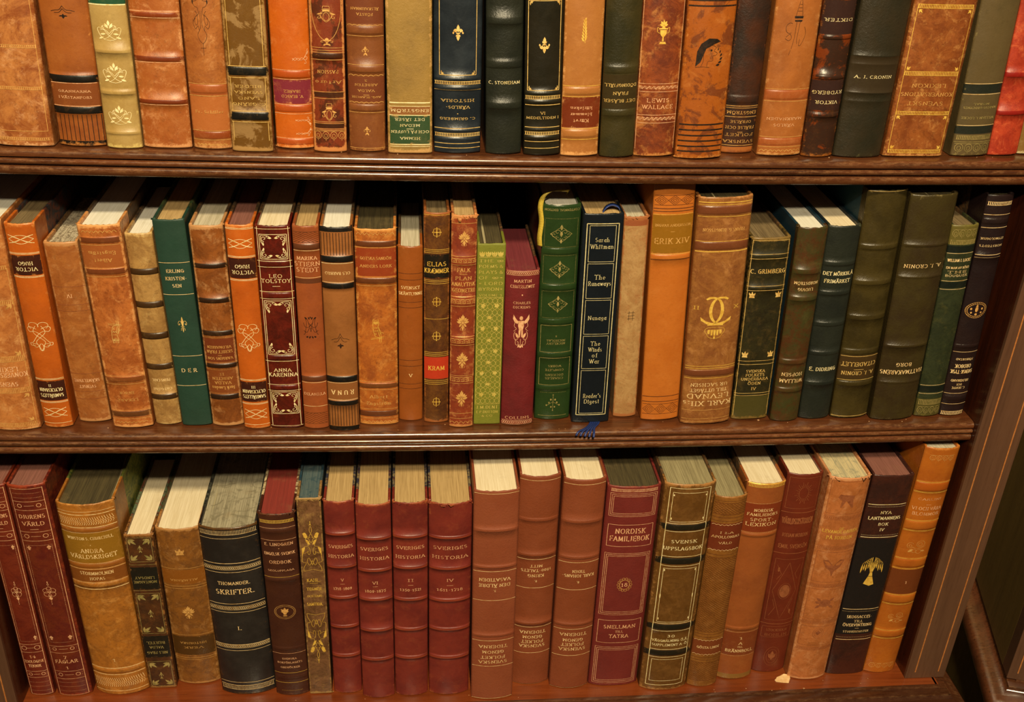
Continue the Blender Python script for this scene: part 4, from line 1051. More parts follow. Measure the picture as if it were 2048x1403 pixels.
   S='R 258 282 .8 wave;P 300 326 6A3820;B 312 30 .7;L 336;P 338 452 965630;U 378 22 .62|Engström;U 415 22 .4|Albert;L 454;P 460 486 6A3820;B 472 30 .7;L 498;C g;O owl 778 -120 .36;C o;L 1003;P 1010 1032 7A4424;B 1020 26 .7;L 1044;U 1088 15 .36|EN BOK;U 1125 15 .5|LEKARE;L 1178;P 1184 1210 5E3820;B 1197 26 .7;L 1220;R 1232 1246 .8 wave'),
D_(lab='pale tan marbled-calf book with five dark brown ribs, beside the dark green book', A='#AC8650', B='#8A663A', m='c', E='#C8A870', ink='o', bg=.15, pg='white',
   S='B 472 28 1.3;P 456 488 3C2814;B 640 28 1.3;P 624 656 3C2814;B 798 28 1.3;P 782 816 3C2814;B 955 28 1.3;P 940 970 3C2814;B 1108 26 1.3;P 1095 1122 3C2814;C l;U 1022 16 .66|PRINS CARL;U 1068 16 .7|Carl Gustaf'),
D_(lab='dark green cloth book with a gilt fleur-de-lis, left part of the middle shelf', A='#213F32', B='#1D382C', E='#3E5A3A', ink='l', bg=.08, p=3, pg='tan', r=.5, wr=.5, side=('#2A4A30', '#5A5A30', '#16281C'),
   S='L 425 1.1;T 467 20 .55|ERLING;T 505 20 .66|KRISTEN-;T 542 20 .28|SEN;L 587 1.1;C g;O lily 740 80 .3;C l;L 900 1.1;T 972 22 .5|D E R;L 1050 1.1'),
D_(lab='brown book with black ribs and dotted gilt lines beside the dark green fleur-de-lis book', A='#8C5228', B='#6C3C1C', m='c', E='#BC8C5C', ink='o', bg=.14, pg='grey', wr=1.5,
   S='B 442 24 1.2;P 430 454 2C1A10;B 618 24 1.2;P 606 632 2C1A10;B 785 24 1.2;P 772 798 2C1A10;D 806;P 812 930 6C3420;U 855 16 .72|VILDMARKEN;U 878 18 .78|SKRIET FRÅN;L 897 1 .12;U 912 16 .76|VARGENS SON;D 934;B 950 20 1.2;P 940 962 2C1A10;D 970;P 972 1090 7A4224;U 992 14 .12|II;U 1014 16 .62|ARBETEN;U 1036 18 .5|VALDA;U 1062 20 .7|Jack London;D 1088;B 1108 24 1.2;P 1096 1122 2C1A10'),
D_(lab='smooth orange book with dark labels and roman numeral III, middle shelf', A='#BA5E20', B='#A6521E', E='#CC8650', ink='v', bg=.15, pg='wine', r=.36, S='LL 250;R 304 350 .82 lens;LL 394;N 402 504 3A1C18 .97;U 443 22 .5|HUGO;U 473 22 .74|VICTOR;LL 512;O knot 806 145 .78;LL 1022;N 1032 1132 3A1C18 .97;U 1057 15 .14|III;U 1080 20 .84|OLYCKSBARN;U 1106 20 .84|SAMHÄLLETS;LL 1142;R 1172 1218 .82 lens;L 1248'),
D_(lab='glossy dark red book with rich gilt scroll frames, middle shelf', A='#621F14', B='#42160E', m='c', E='#8E4426', ink='v', bg=.09, p=3.5, pg='cream', r=.3, wr=.5,
   S='V 238 1252 .86 1.2;L 252;F 280 406 .76 1.2;Q 284 402 .72 scroll 56;B 430 26 .8;L 416;L 446;T 492 22 .36|LEO;T 517 22 .82|TOLSTOY;L 544 1 .22;L 572 1.3;B 592 26 .8;L 608;F 618 892 .76 1.2;Q 622 888 .72 scroll 60;B 908 20 .8;L 925 1.2;T 970 20 .5|ANNA;T 994 22 .84|KARENINA;L 1044;B 1060 20 .8;L 1075;F 1082 1192 .78 1.2;Q 1086 1188 .74 scroll 52;L 1254'),
D_(lab='narrow red-brown book with pressed herringbone ends and a small black monogram', A='#96502E', B='#82442A', E='#AC6C44', ink='d', bg=.14, pg='tan', wr=.7,
   S='R 266 320 .93 hbone;B 342 28 1.0;P 328 356 5C3424;C l;L 362;C r;T 400 22 .74|MARIKA;T 430 26 .94|STIERN;T 460 26 .82|STEDT;C l;L 500;P 506 530 5C3424;C k;O mono 755 112 .62;P 1003 1030 5C3424;B 1016 26 1.0;C l;L 1034;C r;T 1092 16 .84|DELABELLA;C l;L 1154;C d;R 1188 1242 .93 hbone'),
D_(lab='brown book with glossy black bands and black pinstripes at head and foot', A='#96603A', B='#80502E', E='#A87448', ink='k', bg=.12, pg='white', wr=.5, hbc='#1A1A1A',
   S='P 200 268 15120F;R 272 386 .93 vlin;P 390 422 15120F;B 406 34 1.3;P 424 524 875636;C v;L 428;C l;U 478 18 .76|OLS BARBRO;L 524;P 528 556 15120F;B 542 30 1.3;C k;O moust 820 84 .6;P 1003 1032 15120F;B 1018 30 1.3;P 1034 1124 875636;C l;L 1036;U 1085 28 .72|R U N A;L 1122;P 1128 1150 15120F;B 1139 26 1.3;C k;R 1154 1254 .93 vlin;P 1257 1300 15120F'),
D_(lab='tan book with an upright gilt owl in the middle of its spine', A='#B26830', B='#8E4C26', m='c', E='#D29456', ink='o', bg=.09, p=3, pg='dark', wr=1.2, rag=.5,
   S='R 266 290 .9 wave;P 314 342 5E3420;B 328 28 .8;L 346;P 350 492 8A3C1E;T 400 18 .74|GOTSKA SANDÖN;T 440 18 .76|ANDERS LORK;L 496;P 502 530 5E3420;B 516 28 .8;L 540;C y;O owl 770 122 .36;C o;L 1030;P 1040 1062 6A3E24;B 1050 24 .8;L 1070;T 1105 20 .45|Albert;T 1138 20 .62|Engström;L 1168;P 1178 1206 5E3420;B 1192 26 .8;L 1214;R 1222 1246 .85 wave'),
D_(lab='short slim brown book marked V set back beside the tan owl book', A='#925024', B='#844820', E='#A87044', ink='d', bg=.14, pg='grey', r=.36, wr=.6, S='L 478 1.4;L 510 1.4;L 624 1.4;L 652 1.4;L 920 1.4;L 950 1.4;L 1040 1.4;L 1064 1.4;C l;T 550 18 .74|SVENSKT;T 580 18 .92|SKÄMTLYNNE;T 997 20 .12|V'),
D_(lab='narrow dark brown book with a black title panel and a small red label lettered KRAM', A='#66401F', B='#48291A', m='c', E='#9A5C34', ink='y', bg=.13, pg='brown', wr=1.4, ragt=.7,
   S='L 180;O quat 268 52 .36;L 356;L 364;L 373;N 382 502 1B1712 .97;T 430 26 .72|ELIAS;T 464 28 .92|KRÆMMER;L 512;L 520;L 530;O quat 622 52 .36;L 710;O quat 797 50 .36;L 880;L 889;L 898;N 905 1015 B23A22 .98;T 960 26 .64|KRAM;L 1024;L 1033;L 1042;O quat 1132 48 .34'),
D_(lab='narrow red-brown book with gilt key bands and a torn head, lettered GEOMETRI', A='#883E26', B='#763222', m='c', E='#C4875A', ink='o', bg=.12, pg='tan', wr=1.3, ragt=2.2,
   S='L 222;O rosette 300 80 .46;B 412 50 .8;L 390;R 403 420 .93 key;L 434;T 460 24 .5|FALK;L 482 1 .3;T 502 22 .62|PLAN;T 532 24 .9|ANALYTISK;T 563 24 .86|GEOMETRI;L 596;B 618 44 .8;R 610 628 .93 key;L 645;O rosette 728 85 .5;L 800;B 820 40 .8;R 812 830 .93 key;L 844;O rosette 920 85 .5;L 998;R 1008 1026 .93 key;L 1038;O rosette 1115 85 .5;L 1190;L 1216;R 1226 1248 .93 wave'),
D_(lab='flat lime green cloth book covered with gilt art nouveau flowers', A='#74761E', B='#6C6E1C', m='g', E='#8A8A36', ink='e', bg=.02, p=6, pg='dark', r=.62, wr=.4, serif=False,
   S='R 364 394 .86 tulip;T 413 20 .84|THE ~;T 441 20 .84|POEMS &;T 470 20 .84|PLAYS &;T 499 20 .84|OF ~*;T 528 20 .84|* LORD;T 557 20 .84|BYRON*;T 588 15 .8|VOLUME 3;R 602 1140 .88 lat;F 600 1142 .9;T 1158 20 .8|J.M.DENT;T 1182 16 .8|E.P.DUTTON;T 1202 12 .4|& CO'),
D_(lab='short crimson cloth book with a red top edge and a gilt figure', A='#6C1C1E', B='#62191A', m='g', E='#8C4434', ink='r', bg=.13, pg='maroon', r=.6, wr=.7, hb=0,
   S='R 468 488 .94 rope;T 517 18 .5|MARTIN;T 545 18 .7|CHUZZLEWIT;O dot 588 10 .05;T 628 14 .5|CHARLES;T 650 14 .5|DICKENS;O putto 772 176 .54;T 1213 16 .74|COLLINS;R 1226 1246 .94 rope'),
D_(lab='glossy green book with a yellow ribbon marker over its head', A='#263C1A', B='#203316', E='#3A5A28', ink='n', bg=.12, pg='white', r=.26, wr=.4, ribbon='yellow',
   S='U 155 13 .9|CENTENNIAL EDITION;FD 200 345 .86;O arab 278 96 .56;B 366 30 .7;FD 388 532 .86;O arab 458 90 .52;B 550 26 .7;FD 570 705 .86;O arab 635 86 .52;B 725 24 .6;F 744 880 .84;U 798 8 .03|I;U 820 12 .5|NICHOLAS;U 835 12 .5|NICKLEBY;B 895 22 .6;F 910 1046 .84;U 950 12 .36|WORKS;U 970 12 .5|COMPLETE;U 995 12 .5|DICKENS;U 1012 12 .5|CHARLES;B 1062 22 .6;D 1085 .7;O tree 1136 86 .4;L 1202 1 .8'),
D_(lab='navy book with a blue ribbon marker and five gilt boxed titles', tw=.65, A='#12181F', B='#10151B', E='#202A38', ink='w', bg=.05, p=3, pg='tan', r=.3, wr=.25, ribbon='blue',
   S='F 226 1198 .78 2.0;F 236 420 .64;T 308 26 .34|Sarah;T 342 28 .56|Whitman;F 430 606 .64;T 498 28 .26|The;T 530 28 .56|Runaways;F 616 788 .64;T 705 26 .46|Nunaga;F 798 963 .64;T 836 26 .24|The;T 866 26 .34|Winds;T 895 26 .14|of;T 926 26 .26|War;F 973 1190 .64;T 1102 26 .46|Reader\'s;T 1130 26 .4|Digest'),
D_(lab='book with a bare torn papery spine, set back beside the navy book', A='#B08C5C', B='#9A7244', m='c', E='#9C603A', ink='d', bg=.12, pg='grey', wr=1.6, ragt=1.2, r=.7, S='P 150 238 8C4C2C;C k;O hash 695 52 .34'),
D_(H=222, lab='tall smooth orange-tan book with a gold-brown label lettered ERIK XIV', A='#B86C30', B='#AE6228', E='#C88850', ink='d', bg=.1, pg='dark', r=.38, wr=.6, side='L',
   S='R 85 134 .93 dia;L 152 2;L 166 2;C y;L 182 1.2;N 186 380 8A5F1E .98;C o;T 237 16 .86|INGVAR ANDERSSON;L 270 1 .1;T 317 34 .84|ERIK XIV;C y;L 384 1.2;C d;B 400 24 .7;L 412 2;L 1108 2;L 1134 2;R 1146 1196 .93 dia'),
D_(lab='thick tan book with a large gilt crowned double-C monogram', A='#96643A', B='#7C4C2E', m='c', E='#B88450', ink='o', bg=.1, p=3, pg='dark', wr=.8, r=.36,
   S='C y;L 122 2 .97;L 134;P 142 184 6A3C28;B 163 42 1.0;L 194 1.2;C o;U 262 20 .76|FRANS G. BENGTSSON;C y;L 320 1.2;P 324 364 6A3C28;B 344 40 1.0;L 372 2.4;C y;O cc 710 215 .62;T 658 22 .09 -.76|II;T 658 22 .08 .76|X;L 955 1.2;L 966 1.2;P 976 1006 6A3C28;B 990 32 1.0;L 1016 1.2;C l;U 1050 20 .72|UR SACHSEN;U 1078 20 .72|TILL UTTÅGET;U 1108 28 .82|LEVNAD;U 1145 28 .94|KARL XII:s;C o;L 1178;L 1222;L 1236'),
D_(lab='dark green-black worn book with gilt crowns at the corners, lettered UNDERBARA ÖDEN', A='#2C2814', B='#221E10', m='c', E='#7A6030', ink='g', bg=.08, p=4, pg='brown', wr=1.3,
   S='V 312 1205 .92 1;L 314 1 .92;L 384;B 396 20 .6;L 407;T 470 26 .88|C. GRIMBERG;L 546;B 557 16 .6;L 568;O crown 592 38 .17 -.68;O crown 592 38 .17 .68;O crown 895 38 .17 -.68;O crown 895 38 .17 .68;L 926;L 944;T 978 17 .5|SVENSKA;T 998 17 .5|FOLKETS;T 1018 17 .72|UNDERBARA;T 1040 17 .34|ÖDEN;T 1068 17 .12|IV;L 1090;L 1102;P 1106 1225 46401F'),
D_(lab='olive and brown ribbed book with blue side boards and white page edges', A='#3A381C', B='#4A2C1A', m='c', E='#6A5C34', ink='l', bg=.16, pg='white', wr=.5, side='#14303E', strip=6, r=.36,
   S='B 472 28 1.0;B 610 26 1.0;B 932 26 1.0;B 1075 24 1.0;U 530 18 .78|NORDSTRÖM;U 562 18 .5|LUDVIG;U 995 20 .7|HOPSEN;U 1028 22 .78|WILLIAM'),
D_(lab='dark teal ribbed book lettered DET MÖRKBLÅ FRIMÄRKET', A='#282C24', B='#20241F', m='g', E='#52543C', ink='v', bg=.14, pg='cream', wr=.7, side='#101C24', strip=8, r=.36, S='B 432 22 .9;T 482 22 .9|DET MÖRKBLÅ;T 520 22 .78|FRIMÄRKET;B 582 22 .9;B 740 22 .9;B 888 20 .9;T 968 22 .82|E. DIDRING;B 1042 20 .9'),
D_(lab='tall olive ribbed book lettered CITADELLET upside down', A='#463B1C', B='#352C14', m='g', E='#8A7A48', ink='g', bg=.14, pg='dark', wr=.7, side='#12323C', strip=10, r=.34, S='C g;L 66 1.2;B 350 26 1.1;B 530 26 1.1;B 708 26 1.1;B 882 26 1.1;P 900 1020 40301A;L 905 1.2;U 945 24 .88|CITADELLET;L 972 1 .26;U 990 22 .82|A. J. CRONIN;L 1024 1.2;B 1045 24 1.1;L 1208 1.2'),
D_(lab='broad olive brown book lettered HATTMAKARENS BORG upside down', A='#40361A', B='#362A18', m='g', E='#7A6C44', ink='l', bg=.12, pg='dark', wr=.7, r=.36, side='#12242A', strip=10, S='B 342 12 .5;U 447 22 .78|A. J. CRONIN;B 505 12 .6;B 855 12 .6;U 948 22 .34|BORG;U 986 24 .94|HATTMAKARENS;B 1040 10 .4'),
D_(lab='leaning dark green book with a gilt lace head, second from the right, middle shelf', A='#30361F', B='#242A18', m='c', E='#6A6230', ink='n', bg=.12, pg='brown', wr=.9,
   S='P 225 335 5E5428;R 258 300 .9 loop;R 312 334 .92;P 342 376 141A14;C l;L 379;C l;T 414 18 .84|WILLIAM J. LOCKE;T 452 14 .84|EN MAN AV BÖRD;T 474 14 .7|THE;T 492 14 .8|BOUGUER;L 520;P 526 556 141A14;L 562;L 1050;P 1056 1086 141A14;L 1092;C n;R 1124 1148 .9;R 1158 1196 .9 loop;P 1120 1230 4A4422'),
D_(lab='very dark purple dictionary with a gilt oval crest against the right side panel', A='#231819', B='#2A1C1A', m='g', E='#5A3A34', ink='l', bg=.14, pg='dark', wr=.5, r=.34,
   S='R 117 134 .9;L 182 1.2;B 215 26 .8;L 248 1.2;U 303 12 .84|ETYMOLOGISK;U 340 12 .84|NORSTEDTS;L 386 1.2;B 392 18 .6;L 400;C o;O ovalcrest 667 84 .84;C l;B 850 14 .5;L 880;U 917 12 .66|FÖRKORTAD;U 952 22 .62|ORDBOK;U 980 22 .84|SVENSK-TYSK;U 1025 14 .68|HILDEBRAND;U 1045 12 .2|OCH;U 1062 13 .5|C. HOPPE;L 1090;B 1115 20 .6;L 1144;R 1182 1198 .9'),
# ---- bottom shelf
D_(lab='dark red pictorial series volume numbered 14 at the left end of the bottom shelf', A='#5A1E14', B='#6E2C1A', m='c', E='#8E3C22', ink='r', bg=.12, pg='wine', wr=.9, side='L', strip=30,
   S='V 258 1362 .86 1.3;L 262 1 .86;D 290 .74;D 312 .74;L 335 1 .86;R 342 372 .84 orn;L 380 1 .86;T 408 22 .68|DJURENS;T 446 22 .6|VÄRLD;L 475 1 .2;L 492 1 .86;R 500 530 .84 orn;L 540 1 .86;FD 566 1080 .7;O rosette 578 24 .12 -.55;O rosette 578 24 .12 .55;O loopdrop 820 120 .44;O rosette 1062 24 .12 .55;L 1096 1 .86;R 1100 1130 .84 orn;L 1138 1 .86;T 1160 20 .2|14;T 1187 17 .76|ZOOLOGISK;T 1210 17 .5|TEKNIK;L 1240 1 .86;R 1245 1265 .84 orn;L 1272 1 .86;D 1298 .74;D 1320 .74;D 1342 .74;L 1362 1 .86'),
D_(lab='dark red pictorial series volume numbered 7, second from the left, bottom shelf', A='#561C16', B='#682C1C', m='c', E='#943E22', ink='r', bg=.13, pg='wine', wr=1.1, side='L', strip=30,
   S='V 262 1365 .82 1.3;L 264 1 .82;D 288 .7;D 312 .7;L 332 1 .82;R 340 368 .8 orn;L 378 1 .82;T 412 24 .66|DJURENS;T 450 24 .56|VÄRLD;L 480 1 .22;L 494 1 .82;R 502 532 .8 orn;L 542 1 .82;FD 566 1085 .68;O rosette 580 24 .12 -.52;O rosette 580 24 .12 .52;O loopdrop 820 120 .4;O rosette 1062 24 .12 .52;O rosette 1062 24 .12 -.52;L 1106 1 .82;R 1110 1132 .8 orn;L 1142 1 .82;T 1165 20 .07|7;T 1188 20 .62|FÅGLAR;T 1220 18 .05|1;L 1240 1 .82;R 1246 1270 .8 orn;L 1280 1 .82;D 1300 .7;D 1322 .7;D 1345 .7;L 1366 1 .82'),
D_(lab='very thick golden tan book lettered ANDRA VÄRLDSKRIGET', A='#AC6E30', B='#8C5828', m='c', E='#CC9450', ink='y', bg=.16, pg='dark', wr=.8, hbc='#B07A70', side=('#7A7A30', '#4A5A2A', '#3A3418'), strip=34,
   S='C l;L 388 1;L 404 2;R 418 458 .93 chev;L 472 2;P 476 496 8C5424;B 488 20 .8;L 500 1;P 504 660 8C641E;T 530 18 .78|WINSTON S. CHURCHILL;O dot 566 6 .02;T 596 26 .38|ANDRA;T 627 26 .8|VÄRLDSKRIGET;L 664 1;P 668 690 8C5424;B 679 20 .8;L 694 1;P 698 762 7E4A22;T 716 20 .58|STORMMOLNEN;T 744 18 .26|HOPAS;L 766 1;B 780 20 .8;L 800 2.2;T 1180 22 .035|1;L 1224 2.2;B 1240 18 .8;L 1258 2;R 1276 1322 .93 chev;L 1345 1.6'),
D_(lab='narrow dark brown book with gilt scroll corners and two black title panels', A='#38241A', B='#54321E', m='c', E='#9A6A40', ink='n', bg=.03, p=6, pg='cream', wr=1.3, side=('#5A6A50', '#6A3A2A', '#2A2A24'), rag=.7,
   S='F 524 652 .84;Q 528 648 .8 cfleur 46;O sprig 585 42 .24;L 668;N 682 800 1C1914 .95;U 738 16 .68|LINDSAY;U 760 16 .8|MONTAIGNE;L 806;F 822 1036 .84;Q 826 1032 .8 cfleur 46;O sprig 930 44 .24;N 1050 1164 1C1914 .95;U 1086 16 .66|BERTEL;U 1110 16 .5|VALDA;U 1138 16 .74|NILS PRAG;F 1186 1316 .84;Q 1190 1312 .8 cfleur 40;O sprig 1262 40 .22'),
D_(lab='worn brown calf book with pale page edges, left of the thick black one', A='#865628', B='#6A4426', m='c', E='#B0804C', ink='o', bg=.13, pg='cream', wr=1.3, side=('#4A5038', '#5A3A22', '#26261C'),
   S='O crown 604 40 .22;L 690;N 698 774 845020 .95;U 752 12 .6|ALLMÄNNA;L 784;L 797;O rosette 925 70 .3;L 1045;N 1054 1152 4C3218 .96;U 1088 12 .6|HISTORISKA;U 1112 12 .44|VERK;L 1166;L 1176'),
D_(lab='thick black book lettered SKRIFTER with gilt rope bands', A='#221E1D', B='#302C2A', E='#5E4024', ink='n', bg=.14, pg='smoke', wr=.9, r=.3, hb=0, side=('#2A2A26', '#4A4A40', '#14140F'),
   S='P 440 486 4A3420;C l;R 492 512 .96 beads;L 532;L 664 1.6;R 680 698 .97 rope;L 712 1.2;T 770 20 .55|THOMANDER.;T 816 30 .66|SKRIFTER.;L 880 1.4;R 894 912 .97 rope;L 925 1.2;T 1010 22 .06|I.;L 1098 1.4;R 1100 1116 .97 rope;L 1130 1.2;L 1300 1.2;L 1316 1.6;R 1322 1338 .95 beads'),
D_(lab='brown dictionary with a red top edge and a gilt oval vase', A='#4C2A20', B='#42221C', m='g', E='#6E4230', ink='r', bg=.13, pg='red', wr=.9, hb=0, side=('#C8B48A', '#6A4A34', '#4A2A20'), ragt=.9,
   S='C y;R 432 446 .93;C r;L 474;B 490 18 .5;L 538;T 560 18 .78|E. LINDGREN;O dot 582 5 .03;T 610 18 .84|ENGELSK-SVENSK;T 655 20 .6|ORDBOK;T 700 11 .72|SKOLUPPLAGA;C y;L 736;B 752 14 .4;C o;O ovalvase 922 78 .62;C r;B 1118 14 .4;L 1144;T 1172 11 .42|SVENSKA;T 1193 11 .72|BOKFÖRLAGETS;T 1218 11 .56|ORDBÖCKER;C y;L 1248;B 1272 16 .5;L 1300;D 1342 .6'),
D_(lab='flat narrow brown book with bright yellow acanthus scrolls', A='#7A563A', B='#543826', m='c', E='#A4824E', ink='y', bg=.015, p=6, pg='blue', wr=1.3, rag=1.2, hb=0, side=('#1E3A4A', '#3A4A4E', '#142430'),
   S='O kahl 572 262 .86;T 750 20 .56|KAHL.;L 766 1 .36;T 797 18 .62|TEGNÉR;T 835 13 .62|OCH HANS;T 878 19 .68|SAMTIDA.;O kahl 1060 -262 .86'),
]
def sver(num, yrs, bands, ys, lab, **k):
    s = ';'.join('B %d 18 1.3;P %d %d 8A3E2C' % (b, b - 3, b + 3) for b in bands)
    s += ';T %d 20 .78|SVERIGES;T %d 20 .82|HISTORIA;T %d 18 %s|%s;L %d 1 .15;T %d 18 .6|%s' % (ys[0], ys[1], ys[2], '.08' if len(num) == 1 else '.15', num, ys[3], ys[4], yrs)
    return D_(lab=lab, A='#7A3026', B='#622420', m='s', E='#A45A3C', ink='r', bg=.13, pg='tan', side=('#2A2A3A', '#7A6A4A', '#4A1A1A'), strip=20, wr=.9, S=s, **k)
